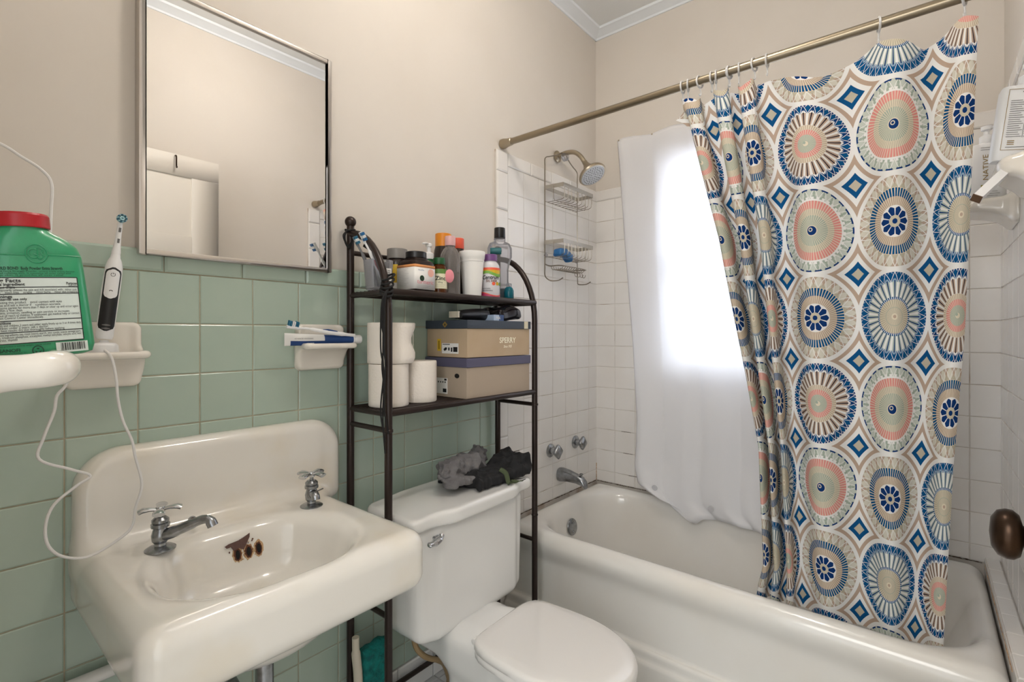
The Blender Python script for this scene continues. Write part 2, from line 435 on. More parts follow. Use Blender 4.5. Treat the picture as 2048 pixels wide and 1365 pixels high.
field('trim_7',fB,colsB,[((-.0035,YR,ZT),(.004,0,WZ0)),((-.0035,WY0,WZ0),(.004,0,1.943)),((-.0035,YR,WZ0),(.004,WY1,1.943))],excl=(-WY0,-WY1,WZ0))
fC=lambda a,c,d:(a,YR+d,c)
colsC=[-.80+.073]+colsA[1:]
field('trim_8',fC,colsC,[((-.80,YR-.004,0),(0,YR+.0035,1.943))],strip=(-.80,-.727,.0))
# tiled ledge at the foot end of the tub
b=MB(); b.b2((-.76,YR,0),(0,-1.4875,.4455),mi=1)
for k in range(7): tile(b,lambda a,c,d:(a,c,.4455+d-.001),-.76+.1086*k,-.76+.1086*(k+1),YR+.006,-1.4875,t=.005)
for k in range(7): tile(b,lambda a,c,d:(a,-1.4875+d,c),-.76+.1086*k,-.76+.1086*(k+1),.40,.4455,t=.002,bv=.001)
struct(b.build('trim_9',[M['white_tile'],M['groutw']],smooth=False))
# dark mildew line along the tub joint
b=MB()
def joint(p0,p1,w):
    n=60; P=[Vector(p0).lerp(Vector(p1),i/n)+V(0,0,rng.uniform(-.0008,.0008)) for i in range(n+1)]
    b.tube(P,[w*rng.uniform(.3,1.2) for _ in P],6)
joint((-.72,-.006,.429),(-.01,-.006,.429),.0018); joint((-.006,-.01,.429),(-.006,-.28,.429),.0018); joint((-.006,-1.15,.429),(-.006,-1.48,.429),.0020)
for (x0,z0,L0_) in ((-.70,.702,.05),(-.71,.594,.04),(-.735,.70,0)):
    if L0_: joint((x0,-.0052,z0),(x0+L0_,-.0052,z0),.0012)
for (y0,z0) in ((-.15,.702),(-.16,.594),(-.19,.486)): joint((-.0052,y0,z0),(-.0052,y0-.05,z0),.0012)
b.m=1
joint((-.006,-.006,.43),(-.006,-.006,.52),.0024); joint((-.02,-1.485,.429),(-.70,-1.485,.429),.0013)
struct(b.build('trim_10',[pm('mildew',(74,56,40),.9),M['stain']]))
# window (sash behind the liner)
root=struct(thing('window_1',None,None,(0,0,0)))
b=MB()
for lo,hi in [((.02,WY0+.03,WZ0-.03),(.118,WY0-.006,WZ1+.01)),((.02,WY1+.006,WZ0-.03),(.118,WY1-.03,WZ1+.01)),((.02,WY1,WZ1-.01),(.118,WY0,WZ1+.03)),((-.012,WY1-.02,WZ0-.03),(.118,WY0+.02,WZ0))]: b.b2(lo,hi)
struct(b.build('window_frame',M['trimw'],root,bevel=.003))
b=MB()
for z0,z1,x in ((WZ0,1.52,.06),(1.48,WZ1-.01,.085)):
    b.b2((x-.014,WY1+.006,z0),(x+.014,WY0-.006,z0+.045)); b.b2((x-.014,WY1+.006,z1-.045),(x+.014,WY0-.006,z1))
    b.b2((x-.013,WY0-.05,z0+.046),(x+.013,WY0-.0065,z1-.046)); b.b2((x-.013,WY1+.0065,z0+.046),(x+.013,WY1+.05,z1-.046))
struct(b.build('sash',M['trimw'],root,bevel=.002))
b=MB(); b.b2((.058,WY1+.04,WZ0+.03),(.061,WY0-.04,1.49)); b.b2((.083,WY1+.04,1.5),(.086,WY0-.04,WZ1-.04))
struct(b.build('glass_pane',M['glassw'],root,smooth=False))
# door leaf standing open along the south wall, with dark knob
root=struct(thing('door_1',None,None,(0,0,0)))
dx0,dx1,dy0,dy1=-2.20,-1.31,-1.492,-1.457
b=MB(); b.b2((dx0,dy0,.01),(dx1,dy1-.006,2.055))
def fr(x0,x1,z0,z1): b.b2((x0,dy1-.007,z0),(x1,dy1,z1))
fr(dx0,dx1,1.955,2.055); fr(dx0,dx1,.01,.22); fr(dx0,dx0+.12,.22,1.955); fr(dx1-.12,dx1,.22,1.955)
for z in (1.62,1.27,.92,.57): fr(dx0+.12,dx1-.12,z-.05,z+.05)
struct(b.build('door_panel',M['doorp'],root,bevel=.0025,ang=30))
b=MB(); b.tube(cr([(-1.50,-1.462,2.045),(-1.50,-1.447,2.045),(-1.50,-1.440,2.035),(-1.50,-1.44,2.00),(-1.50,-1.437,1.985),(-1.50,-1.432,1.99)],5),.0032,8)
struct(b.build('coat_hook',M['bronze'],root))
b=MB(); K=(-1.375,dy1,.935)
b.lathe([(0,-.001),(.028,0),(.029,.003),(.024,.006),(.011,.009),(.009,.022),(.013,.028),(.024,.031),(.0285,.037),(.029,.044),(.026,.052),(.017,.058),(0,.060)],K,36,axis=(0,1,0),sx=1.0,sy=1.12)
struct(b.build('knob',M['bronze'],root,ang=50))
# ceiling lamp (out of frame, lights the room)
root=thing('ceiling_light','white ceiling light fixture with two warm glass bulbs','ceiling light',(-1.35,-.78,ZC))
b=MB(); b.lathe([(0,0),(.11,0),(.11,-.012),(.05,-.03),(0,-.032)],(0,0,0),32); b.cyl((-.07,0,-.02),(-.07,0,-.16),.018); b.cyl((.07,0,-.02),(.07,0,-.16),.018)
b.build('base',M['trimw'],root)
for s in(-1,1):
    b=MB(); b.sphere((.07*s,0,-.215),.030,20); b.build('bulb',M['bulb'],root).visible_shadow=True
# ================================================================ BATHTUB
root=thing('bathtub','white enamelled cast iron bathtub with rounded rim under the patterned curtain','bathtub',(-.38,-.745,0))
def f(x,y,z):
    x=x-.38; y=y-.745
    o=rb(x,y,z,(-.378,-.745,.18),(.374,.739,.248),.045)
    # apron set back slightly below the roll rim
    o=smax(o,-rb(x,y,z,(-.80,-.745,.15),(.062,.9,.19),.03),.05)
    o=smin(o,rb(x,y,z,(-.725,-.745,.05),(.026,.735,.100),.005),.004)
    o=smin(o,rb(x,y,z,(-.728,-.745,.03),(.033,.735,.085),.005),.004)
    t=np.clip((.43-z)/.36,0,1)
    cx=-.372; hx=.300-.055*t; hy=.688-.10*t
    yc=-.7635+.05*t   # foot end slopes more
    cut=r2(x,y,(cx,yc),(hx,hy),.19)
    cut=ext(cut,.07-z,.06)
    return smax(o,-cut,.055)
sdfobj('tub_body',f,(-.40,-.76,-.02),(.40,.76,.445),.0085,M['tub'],root)
b=MB(); c=(.0,.648,.318)
b.lathe([(0,.006),(.030,.005),(.036,.002),(.037,0)][::-1],c,32,axis=(0,-1,.18)); b.sphere((-.004,.6395,.318-.018),.005,10); b.sphere((.0,.6395,.318+.02),.004,10)
b.X=None; o=b.build('overflow_plate',M['chromed'],root); 
# tub taps and spout on the tiled end wall
def tubtap(x,z,lab,ro):
    r=thing('bathtub_tap',lab,'tap',(x,-.005,z),(0,ro,0),'pair of bathtub taps')
    b=MB(); b.lathe([(.031,0),(.031,.004),(.024,.010),(.016,.012),(.014,.03),(.010,.032),(0,.032)],(0,0,0),28,axis=(0,-1,0)); b.build('escutcheon',M['chromed'],r)
    b=MB()
    b.lathe([(0,.028),(.016,.029),(.030,.036),(.034,.044),(.032,.050),(.018,.058),(0,.060)],(0,0,0),32,axis=(0,-1,0),sq=1.15,ph=0)
    b.build('handle',M['chromed'],r,ang=50)
tubtap(-.424,.660,'chrome diamond bathtub tap nearer the toilet tank',.0)
tubtap(-.212,.664,'chrome diamond bathtub tap nearer the room corner',.15)
root=thing('bathtub_spout','chrome bathtub spout with lift knob on white tile','spout',(-.345,-.005,.535))
b=MB(); n=20
def ring(y,zc,w,h,k=2.6):
    out=[]
    for i in range(n):
        a=2*PI*i/n; ca,sa=math.cos(a),math.sin(a); q=1/((abs(ca)**k+abs(sa)**k)**(1/k)); out.append(V(w*q*ca,y,zc+h*q*sa))
    return out
b.rings([ring(0,0,.030,.031),ring(-.010,0,.031,.032),ring(-.05,.0,.027,.027),ring(-.10,-.006,.022,.021),ring(-.125,-.013,.020,.020),ring(-.138,-.024,.018,.018),ring(-.143,-.032,.014,.012)])
b.build('spout_body',M['chromed'],root)
b=MB(); b.cyl((0,-.118,.0),(0,-.118,.016),.004); b.lathe([(.004,0),(.008,.003),(.009,.007),(.006,.009),(0,.009)],(0,-.118,.014),16); b.build('diverter_knob',M['chromed'],root)
# ================================================================ SHOWER HEAD + CADDY
root=thing('shower_head','brushed nickel shower head on a curved arm above the wire caddy','shower head',(-.365,-.004,2.03))
b=MB(); b.lathe([(.027,0),(.027,.004),(.020,.010),(.012,.013),(0,.013)],(0,0,0),28,axis=(0,-1,0)); b.build('flange',M['nickel'],root)
b=MB(); arm=cr([(0,-.005,0),(0,-.05,.006),(0,-.095,-.002),(0,-.128,-.028),(0,-.150,-.062)],6); b.tube(arm,.0105,14); b.build('arm',M['nickel'],root)
b=MB(); hd=V(-.10,-.55,-.83).normalized(); P0=V(0,-.150,-.060)
b.lathe([(.010,-.004),(.0125,.0),(.0125,.012),(.016,.020),(.024,.038),(.045,.060),(.060,.070),(.0635,.078),(.060,.084),(.056,.0845)],P0,36,axis=hd); b.build('head_shell',M['nickel'],root)
b=MB(); b.lathe([(.057,.0835),(.054,.0865),(0,.088)],P0,36,axis=hd,mi=0)
x_,y_,z_=frame(hd)
for rr,nn in ((.012,6),(.023,12),(.034,18),(.045,24)):
    for i in range(nn):
        a=2*PI*i/nn; p=P0+x_*rr*math.cos(a)+y_*rr*math.sin(a)+hd*.0868; b.lathe([(.0016,0),(.0012,.0022),(0,.0023)],p,6,mi=1,axis=hd)
b.build('spray_face',[pm('spray_face_grey',(196,198,200),.25,.3),M['ink']],root)
root=thing('shower_caddy','tall wire shower caddy with two baskets hanging from the shower arm','shower caddy',(-.36,-.026,1.40))
b=MB()   # frame wires; local: x centred, z from base
w=.135
left=cr([(-.012,-.012,.640),(-.06,-.004,.615),(-.105,0,.598)],4)+cr([(-.118,0,.594),(-w,0,.580),(-w,0,.55)],4)+[V(-w,0,.3)]+cr([(-w,0,.09),(-w,-.002,.055),(-w+.018,-.018,.036),(-w+.018,-.06,.034),(-w+.018,-.085,.044)],4)
right=[V(p.x*-1,p.y,p.z) for p in left]
b.tube(left,.0027,8); b.tube(right,.0027,8)
b.build('wire_frame',M['steel'],root)
b=MB(); b.lathe([(.016,-.011),(.020,-.008),(.020,.008),(.016,.011)],(0,-.018,.622),20,axis=(0,1,0)); b.build('rubber_clamp',M['clearp'],root)
def basket(z0,dep,nm='basket'):
    t=thing(nm,None,None,(0,0,0)); t.parent=root; t.name=nm
    b=MB(); h=.0085
    rim=[(-w,0),(-w+.01,-dep),(w-.01,-dep),(w,0)]
    for (x0,y0),(x1,y1) in zip(rim,rim[1:]):
        d=V(x1-x0,y1-y0,0).normalized(); nn=V(-d.y,d.x,0)*.0016
        b.add([V(x0,y0,z0-h)-nn,V(x0,y0,z0-h)+nn,V(x0,y0,z0+h)+nn,V(x0,y0,z0+h)-nn,V(x1,y1,z0-h)-nn,V(x1,y1,z0-h)+nn,V(x1,y1,z0+h)+nn,V(x1,y1,z0+h)-nn],[(0,1,2,3),(7,6,5,4),(0,4,5,1),(1,5,6,2),(2,6,7,3),(3,7,4,0)])
    b.b2((-w,-.002,z0-h),(w,.001,z0+h))
    b.build('basket_band',M['caddyw'],t,smooth=False)
    b=MB(); d=.062
    for i in range(9):
        x=-w+.02+(2*w-.04)*i/8
        b.tube([V(x,0,z0-d)]+cr([(x,-dep+.02,z0-d),(x,-dep+.004,z0-d+.006),(x,-dep,z0-d+.022)],4)+[V(x,-dep,z0)],.0014,6)
    b.tube([(-w,0,z0-d),(w,0,z0-d)],.0016,6); b.tube([(-w+.02,-dep*.5,z0-d),(w-.02,-dep*.5,z0-d)],.0016,6)
    for s in(-1,1): b.tube(cr([(s*w*.98,-dep*.5,z0),(s*w*.98,-dep*.5,z0-d+.01),(s*(w-.012),-dep*.5,z0-d)],4),.0014,6)
    b.build('basket_wires',M['steel'],t); return t
basket(.452,.092); basket(.206,.092)
t=thing('soap_tray',None,None); t.parent=root
b=MB(); b.tube(cr([(-w,0,.110),(-.10,-.004,.104),(-.10,-.07,.100),(.10,-.07,.100),(.10,-.004,.104),(w,0,.110)],5),.0028,6)
for i in range(11):
    x=-.09+.018*i; b.tube(cr([(x,-.004,.104),(x,-.012,.088),(x,-.055,.088),(x,-.07,.100)],4),.0015,6)
for x in(.03,.05,.075,.095): b.tube(cr([(x,-.05,.088),(x,-.055,.066),(x,-.066,.064),(x,-.070,.075)],4),.0016,6)
b.build('tray_wires',M['steel'],t)
for s in(-1,1):
    b=MB(); b.lathe([(.004,0),(.012,.008),(.004,.016)],(s*(w-.008),-.008,.150),14,axis=(0,1,0)); b.build('suction_cup',M['clearp'],root)
def f(x,y,z):
    return rb(x,y,z+ (x/.06)**2*.012+.002*np.sin(x*120+y*80),(0,0,0),(.066,.022,.017),.011)
o=sdfobj('bath_sponge',f,(-.08,-.04,-.035),(.08,.04,.03),.004,M['blue']); o.location=(-.425,-.078,1.562); o.rotation_euler=(0,.10,.15)
tag(o,'blue crumpled bath sponge in the lower basket of the shower caddy','sponge')
# ================================================================ SINK
root=thing('wall_sink','old cream porcelain wall sink with tall back splash and two taps','sink',(-1.83,0,.76))
LX,LY,LZ=1.83,0,-.76
def f(x,y,z):
    x=x-1.83; z=z+.76
    tl=np.clip((-y)/.47,0,1)
    body=rb(x,y,z,(-1.830,-.2125,.700),(.267,.2725,.066),.040)
    under=ell(x,y,z,(-1.84,-.27,.655),(.19,.165,.11))
    body=smin(body,under,.03)
    # back splash: rounded outline in x-z, rolled edge
    xs=x; ol=r2(x,z,(-1.8035,.78),(.2925,.180),.085); ol=smax(ol,-(z-.735),.02)
    back=ext(ol,np.abs(y+.014)-.030,.026)
    o=smin(body,back,.055)
    # raised rim: shallow sunk deck
    deck=ext(r2(x,y,(-1.835,-.272),(.230,.186),.075),np.abs(z-.80)-.039,.005)
    t=np.clip((.76-z)/.14,0,1)
    cut=r2(x,y,(-1.846,-.292-.0*t),(.182-.045*t,.146-.040*t),.135-.04*t)
    cut=ext(cut,.640-z,.045)
    o=smax(o,-cut,.036)
    o=smax(o,-(x+2.099),.012)
    return smax(o,y-.0,.003)
sdfobj('sink_body',f,(-.30,-.52,-.22),(.35,.012,.22),.0056,M['porc'],root)
def cross(b,c,s=1):
    c=Vector(c)
    for k in range(4):
        a=PI/2*k+.5; d=V(math.cos(a),math.sin(a),0)
        p=[c+d*.004*s,c+d*.020*s+V(0,0,.003*s),c+d*.034*s+V(0,0,.0025*s),c+d*.042*s-V(0,0,.001*s)]
        b.tube(p,[.0075*s,.0095*s,.0125*s,.0125*s],12,flat=.5)
    b.lathe([(.009*s,-.008*s),(.011*s,0),(.009*s,.007*s),(0,.009*s)],c,18)
def faucet(loc,name,long,rz):
    r=thing(name,None,None,loc,(0,0,rz)); r.parent=root; r.name=name; r.scale=(.84,.84,.82)
    b=MB(); b.lathe([(.032,0),(.032,.003),(.026,.007),(.013,.011),(.012,.02)],(0,0,0),32,sx=1.0)
    b.lathe([(.012,.016),(.017,.022),(.0185,.036),(.015,.050),(.013,.054)],(0,0,0),24)
    b.lathe([(.013,.054),(.0195,.056),(.0195,.064),(.016,.066),(.018,.068),(.018,.074),(.012,.080)],(0,0,0),6 if 0 else 12)
    b.lathe([(.0055,.078),(.0055,.094)],(0,0,0),12)
    b.build('tap_base',M['chromed'],r,ang=40)
    b=MB(); cross(b,(0,0,.098)); b.build('handle',M['chrome'],r,ang=50)
    b=MB()
    if long: b.tube(cr([(0,0,.032),(0,-.035,.044),(0,-.075,.062),(0,-.100,.072),(0,-.116,.070),(0,-.124,.056)],5),[.014]*6+[.0125]*5+[.011]*5+[.0105]*5+[.012]*5,14)
    else: b.tube(cr([(0,0,.036),(0,-.016,.040),(0,-.026,.036),(0,-.030,.026)],5),[.013]*8+[.0125]*8,14)
    b.build('spout',M['chromed'],r)
    if not long:
        b=MB(); b.tube([(.012,0,.04),(.038,.006,.044)],.0022,8); b.build('lever_pin',M['chromed'],r)
faucet((-.150,-.148,.0055),'cold_tap',True,.72); faucet((.172,-.145,.0055),'hot_tap',False,-.1)
b=MB(); b.lathe([(.0085,0),(.0095,.002),(.0085,.004),(.006,.0035),(.005,.0)],(-.066,-.060,.018),20,axis=(0,-1,.3),mi=0); b.lathe([(0,.001),(.006,.001)],(-.066,-.0615,.0185),12,axis=(0,-1,0),mi=1)
b.build('chain_stay',[M['chromed'],M['rust']],root)
b=MB()
def oval(x,z,r1,r2_,y,mi,n=18,jit=0):
    sl=lambda p:V(p.x,p.y+.286*(p.z+.05),p.z)
    vs=[V(x,y,z)]+[V(x+r1*math.cos(2*PI*i/n)*(1+jit*rng.uniform(-1,1)),y,z+r2_*math.sin(2*PI*i/n)*(1+jit*rng.uniform(-1,1))) for i in range(n)]
    b.add([sl(p) for p in vs],[(0,i+1,(i+1)%n+1) for i in range(n)],mi)
yb=-.1612
for i,x in enumerate((-.009,.014,.036)):
    oval(x,-.050,.0105,.0165,yb+.0006-.0001*i,1,26,.16); oval(x,-.050,.0078,.0128,yb-.0002,0,24,.14); oval(x,-.050,.0046,.0095,yb-.0012,2)
for k in range(26):
    oval(.012+rng.normal(0,.014),-.044+rng.normal(0,.009),rng.uniform(.0008,.0022),rng.uniform(.0008,.0022),yb-.0001,int(rng.integers(0,2)),8,.3)
pts=[(-.034,-.026),(-.030,-.031),(-.022,-.030),(-.016,-.040),(-.006,-.037),(.004,-.043),(.010,-.034),(.018,-.020),(.019,-.012),(.012,-.015),(.004,-.018),(-.006,-.021),(-.016,-.022),(-.026,-.023)]
b.add([V(px,yb-.0016+(pz+.05)*.286-.002*(pz+.04)/.02*(pz>-.04),pz) for px,pz in pts],[tuple(range(len(pts)))],3)
b.build('overflow_holes',[M['rust'],M['stain'],M['dark'],pm('dark_rust_chip',(92,66,60),.7,bump=(70,.5,.002))],root,smooth=False,solid=.0015)
b=MB(); b.tube(cr([(.0,-.27,-.19),(0,-.27,-.36),(.0,-.24,-.42),(0,-.17,-.42),(0,-.12,-.38),(0,-.03,-.36),(0,-.004,-.36)],6),.018,14); b.lathe([(.024,0),(.024,.03)],(0,-.27,-.235),16); b.build('drain_trap',M['chromed'],root)
# ================================================================ TOILET
root=thing('toilet','white toilet with closed lid between the sink and the bathtub','toilet',(-1.193,-.075,0),(0,0,R(1.5)))
def f(x,y,z):
    t=np.clip((.665-z)/.33,0,1)
    hw=.247-.012*t
    a=rb(x,y,z,(0,-.108,.50),(.3,.092,.168),.03)
    side=np.abs(x)-hw
    a=smax(a,side,.05)
    a=smin(a,smax(rb(x,y,z,(0,-.113,.50),(.19,.099,.166),.03),z-.67,.01),.02)
    return smax(a,z-.666,.004)
sdfobj('tank',f,(-.27,-.25,.31),(.27,.01,.69),.0065,M['porcw'],root)
def f(x,y,z):
    a=r2(x,y,(0,-.105),(.270,.115),.035)
    a=smin(a,r2(x,y,(0,-.125),(.165,.113),.05),.06)
    dome=z-.708+.06*np.clip(np.abs(x)/.27,0,1)**3*.15
    sl=np.maximum(dome,.664-z)
    o=ext(a,sl,.014)
    o=smax(o,-rb(x,y,z,(0,-.10,.725),(.205,.10,.0185),.01),.012) if 0 else o
    return o
sdfobj('tank_lid',f,(-.29,-.26,.65),(.29,.025,.73),.0055,M['porcw'],root)
b=MB(); b.lathe([(.014,0),(.014,.003),(.008,.006),(.007,.016)],(-.178,-.2,.632),18,axis=(0,-1,0))
b.tube(cr([(-.172,-.218,.640),(-.180,-.222,.634),(-.205,-.226,.629),(-.228,-.226,.630)],5),[.008]*6+[.011]*5+[.009]*4+[.005],12,flat=.75)
b.build('flush_lever',M['chrome'],root)
def egg(t,l0,l1,w,back=.42,flatb=True):
    a=t
    # outline from hinge edge (y=l0) to front (y=l1)
    cx=0; cy=l0+(l1-l0)*.46; c,s_=math.cos(a),math.sin(a)
    if s_<0: return (w*c-.028, cy+(cy-l1)*s_)          # front half ellipse
    k=7.0; q=1/((abs(c)**k+abs(s_)**k)**(1/k)); q2=(w-(w-.145)*min(1,s_*q)**1.6)
    return (q2*q*c-.028, cy+(l0-cy)*s_*q)
def eggs(l0,l1,w,z,inset=0,n=56):
    return [V(*(egg(2*PI*i/n,l0-inset,l1+inset,w-inset)),z) for i in range(n)]
# local coordinates: hinge at y=-.345, tip at y=-.775
b=MB(); L0,L1,W=-.312,-.722,.162
b.rings([eggs(L0,L1,W,z-.027,i) for z,i in ((.384,.008),(.387,.001),(.398,0),(.405,.004),(.409,.012),(.411,.04),(.412,.08))])
b.build('seat_lid',M['seatp'],root,ang=60)
b=MB(); b.rings([eggs(L0+.0,L1,W,z-.027,i) for z,i in ((.364,.012),(.367,.004),(.379,.003),(.384,.008))]); b.build('seat',M['seatp'],root,ang=60)
for s in(-1,1):
    b=MB(); b.lathe([(0,-.03),(.008,-.028),(.008,.028),(0,.03)],(s*.075-.028,-.300,.352),14,axis=(1,0,0)); b.build('seat_hinge',M['seatp'],root)
def f(x,y,z):
    x=x+.024
    t=np.clip((.36-z)/.36,0,1)
    cy=-.50+.06*t
    rim=(np.sqrt((x/(.156-.070*t**.8))**2+((y-cy)/(.212-.075*t**.9))**2)-1)*(.14-.06*t)
    rim=smax(rim,z-.336,.014)
    dk=rb(x,y,z,(.006,-.20,.290),(.108,.18,.0445),.02)
    st=rb(x,y,z,(0,-.33,.15),(.10,.16,.20),.05)
    o=smin(smin(rim,dk,.05),st,.06)
    return smax(o,-(z-.001),.006)
sdfobj('bowl',f,(-.20,-.76,-.01),(.20,.0,.36),.0075,M['porcw'],root)
b=MB(); b.tube(cr([(-.11,-.03,.34),(-.112,-.035,.24),(-.085,-.05,.19),(-.035,-.06,.155),(.01,-.04,.11),(.05,-.02,.04),(.07,.0,.004)],6),.0085,10); b.build('supply_hose',M['hose'],root)
# ================================================================ MIRROR
root=thing('wall_mirror','large rectangular mirror in a thin metal frame above the sink','mirror',(-1.76,0,1.675))
b=MB(); mx0,mx1,mz0,mz1,yo=-.2265,.2265,-.302,.302,-.028; fw=.0115
for lo,hi in [((mx0,yo,mz0),(mx0+fw,.004,mz1)),((mx1-fw,yo,mz0),(mx1,.004,mz1)),((mx0+fw,yo,mz0),(mx1-fw,.004,mz0+fw)),((mx0+fw,yo,mz1-fw),(mx1-fw,.004,mz1))]: b.b2(lo,hi)
b.build('frame',pm('mirror_frame_metal',(200,194,188),.32,.85),root,bevel=.002)
b=MB(); b.b2((mx0+fw*.8,yo+.006,mz0+fw*.8),(mx1-fw*.8,-.004,mz1-fw*.8)); b.build('glass',M['mirror'],root,smooth=False)
# ================================================================ CURTAIN ROD
root=thing('curtain_rod','long brushed metal shower curtain rod across the tub','curtain rod',(-.757,-.765,1.974))
b=MB(); b.cyl((0,.763,0),(0,-.763,0),.0125,n=24); b.build('rod',M['rod'],root)
for s in(-1,1):
    b=MB(); b.lathe([(.020,0),(.020,.012),(.0165,.03),(.0150,.05),(.013,.052)],(0,s*.7645,0),24,axis=(0,-s,0)); b.build('end_cap',M['nickel'],root)
# ================================================================ SHOWER CURTAIN
def curtain_material():
    m=D.materials.new('medallion_print'); m.use_nodes=True; nt=m.node_tree; nt.nodes.clear(); L=nt.links
    class E:
        def __init__(s,k): s.k=k
        def __add__(a,b): return mt('ADD',a,b)
        def __radd__(a,b): return mt('ADD',a,b)
        def __sub__(a,b): return mt('SUBTRACT',a,b)
        def __rsub__(a,b): return mt('SUBTRACT',b,a)
        def __mul__(a,b): return mt('MULTIPLY',a,b)
        def __rmul__(a,b): return mt('MULTIPLY',a,b)
        def __truediv__(a,b): return mt('DIVIDE',a,b)
        def __lt__(a,b): return mt('LESS_THAN',a,b)
        def __gt__(a,b): return mt('GREATER_THAN',a,b)
    def mt(op,*a):
        n=nt.nodes.new('ShaderNodeMath'); n.operation=op
        for i,x in enumerate(a):
            if isinstance(x,E): L.new(x.k,n.inputs[i])
            else: n.inputs[i].default_value=x
        return E(n.outputs[0])
    def mix(f,a,b):
        n=nt.nodes.new('ShaderNodeMix'); n.data_type='RGBA'
        if isinstance(f,E): L.new(f.k,n.inputs[0])
        for i,x in ((6,a),(7,b)):
            if isinstance(x,E): L.new(x.k,n.inputs[i])
            else: n.inputs[i].default_value=x
        return E(n.outputs[2])
    uv=nt.nodes.new('ShaderNodeUVMap'); sp=nt.nodes.new('ShaderNodeSeparateXYZ'); L.new(uv.outputs[0],sp.inputs[0])
    U=E(sp.outputs[0]); W_=E(sp.outputs[1])
    iu=mt('FLOOR',U); iv=mt('FLOOR',W_); a=U-iu-.5; b=W_-iv-.5
    r=mt('SQRT',a*a+b*b); th=mt('ARCTAN2',b,a)/(2*PI)+.5
    def tri(n,ph=0): return mt('ABSOLUTE',mt('FRACT',th*n+ph)-.5)*2      # 0..1..0
    def band(lo,hi): return (r>lo)*(r<hi)
    white=lin((236,235,232)); blue=lin((24,84,134)); navy=lin((26,58,112)); tan=lin((186,164,146)); beige=lin((190,182,162)); sage=lin((164,176,162)); pink=lin((222,146,140)); cream=lin((222,212,190)); dark=lin((52,42,52)); teal=lin((40,90,128)); lb=lin((150,176,196))
    # ground: four-point stars between the medallions
    g=mix(band(.520,.563),white,tan); g=mix(band(.612,.66),g,blue); g=mix(r>.66,g,beige)
    def lines(base,lo,hi,n,wd,c,ph=0): return mix(band(lo,hi)*(tri(n,ph)<wd),base,c)
    def triangles(base,lo,hi,n,c1,c2,c3):
        t=(r-lo)/(hi-lo); x=tri(n)
        o=mix(band(lo,hi),base,c1); mid=mt('ABSOLUTE',t-.5)*2
        o=mix(band(lo,hi)*(x+mid*.9<1.02),o,c2)
        o=mix(band(lo,hi)*((1-x)+(1-t)*.8<.62),o,c3)
        return mix(band(lo,hi)*(mt('ABSOLUTE',x-t)<.07),o,white)
    # A: sage rim, coral petals, sage heart
    A=triangles(white,.36,.472,26,sage,lin((200,206,196)),sage)
    A=mix(band(.455,.472)*(tri(26)>.35),A,navy)
    A=mix(band(.335,.385)*(tri(40)<.55),A,white); A=mix(r<.34,A,pink); A=lines(A,.25,.34,64,.30,cream); A=mix(r<.25,A,beige); A=lines(A,.17,.25,64,.5,cream)
    A=mix(r<.175,A,sage); A=lines(A,.05,.18,44,.32,cream); A=mix(r<.062,A,cream); A=mix(r<.052,A,navy)
    r_off=mt('SQRT',(a+.012)*(a+.012)+(b-.012)*(b-.012)); A=mix(r_off<.024,A,cream); A=mix(r_off<.014,A,navy)
    # B: sand rim, navy bars, flower heart
    B=triangles(white,.345,.472,24,beige,lin((214,210,196)),tan)
    B=mix(r<.35,B,cream); B=mix(band(.255,.345)*(tri(62)>.33),B,blue); B=mix(r<.255,B,tan); B=lines(B,.16,.255,62,.4,cream)
    B=mix(r<.165,B,white); B=mix(band(.062,.155+0)*(tri(10)>.16)*((r+tri(10,.0)*-.03)<.128),B,navy); B=mix(r<.062,B,beige); B=lines(B,.0,.062,20,.3,cream); B=mix(r<.028,B,navy)
    # C: blue diamond rim, dark spokes on sage, bar ring, sand heart
    Cc=triangles(white,.365,.472,28,lb,blue,blue)
    Cc=mix(band(.20,.372)*(tri(28)>.42),Cc,lin((176,190,182))); Cc=lines(Cc,.20,.385,28,.17,navy,.5); Cc=mix(band(.18,.21)*(tri(56)>.4),Cc,blue)
    Cc=mix(r<.182,Cc,beige); Cc=lines(Cc,.0,.18,40,.3,cream); Cc=mix(band(.095,.10),Cc,sage); Cc=mix(r<.035,Cc,cream); Cc=mix(r<.018,Cc,tan)
    # D: blue diamond rim, dark spokes on tan, coral ring
    Dd=triangles(white,.365,.472,28,white,blue,navy)
    Dd=mix(band(.225,.372)*(tri(28)>.36),Dd,tan); Dd=lines(Dd,.215,.38,28,.17,dark,.5); Dd=mix(r<.222,Dd,cream); Dd=lines(Dd,.165,.222,56,.35,tan)
    Dd=mix(r<.165,Dd,pink); Dd=mix(r<.105,Dd,sage); Dd=lines(Dd,.035,.165,40,.28,cream); Dd=mix(r<.03,Dd,cream); Dd=mix(r_off<.016,Dd,sage)
    k=mt('FLOORED_MODULO',iv,3.); q=mt('FLOORED_MODULO',iu,3.)
    def pick(k,a0,a1,a2): return mix(k>1.5,mix(k>.5,a0,a1),a2)
    col=pick(q,pick(k,B,A,Dd),pick(k,Cc,B,A),pick(k,Dd,Cc,B)); col=mix(r<.472,g,col)
    d=nt.nodes.new('ShaderNodeBsdfDiffuse'); t=nt.nodes.new('ShaderNodeBsdfTranslucent'); x=nt.nodes.new('ShaderNodeMixShader'); x.inputs[0].default_value=.22
    L.new(col.k,d.inputs[0]); L.new(col.k,t.inputs[0]); L.new(d.outputs[0],x.inputs[1]); L.new(t.outputs[0],x.inputs[2])
    o=nt.nodes.new('ShaderNodeOutputMaterial'); L.new(x.outputs[0],o.inputs[0]); return m
PITCH=.2425
def interp(z,tab):
    return float(np.interp(z,[t[0] for t in tab],[t[1] for t in tab]))
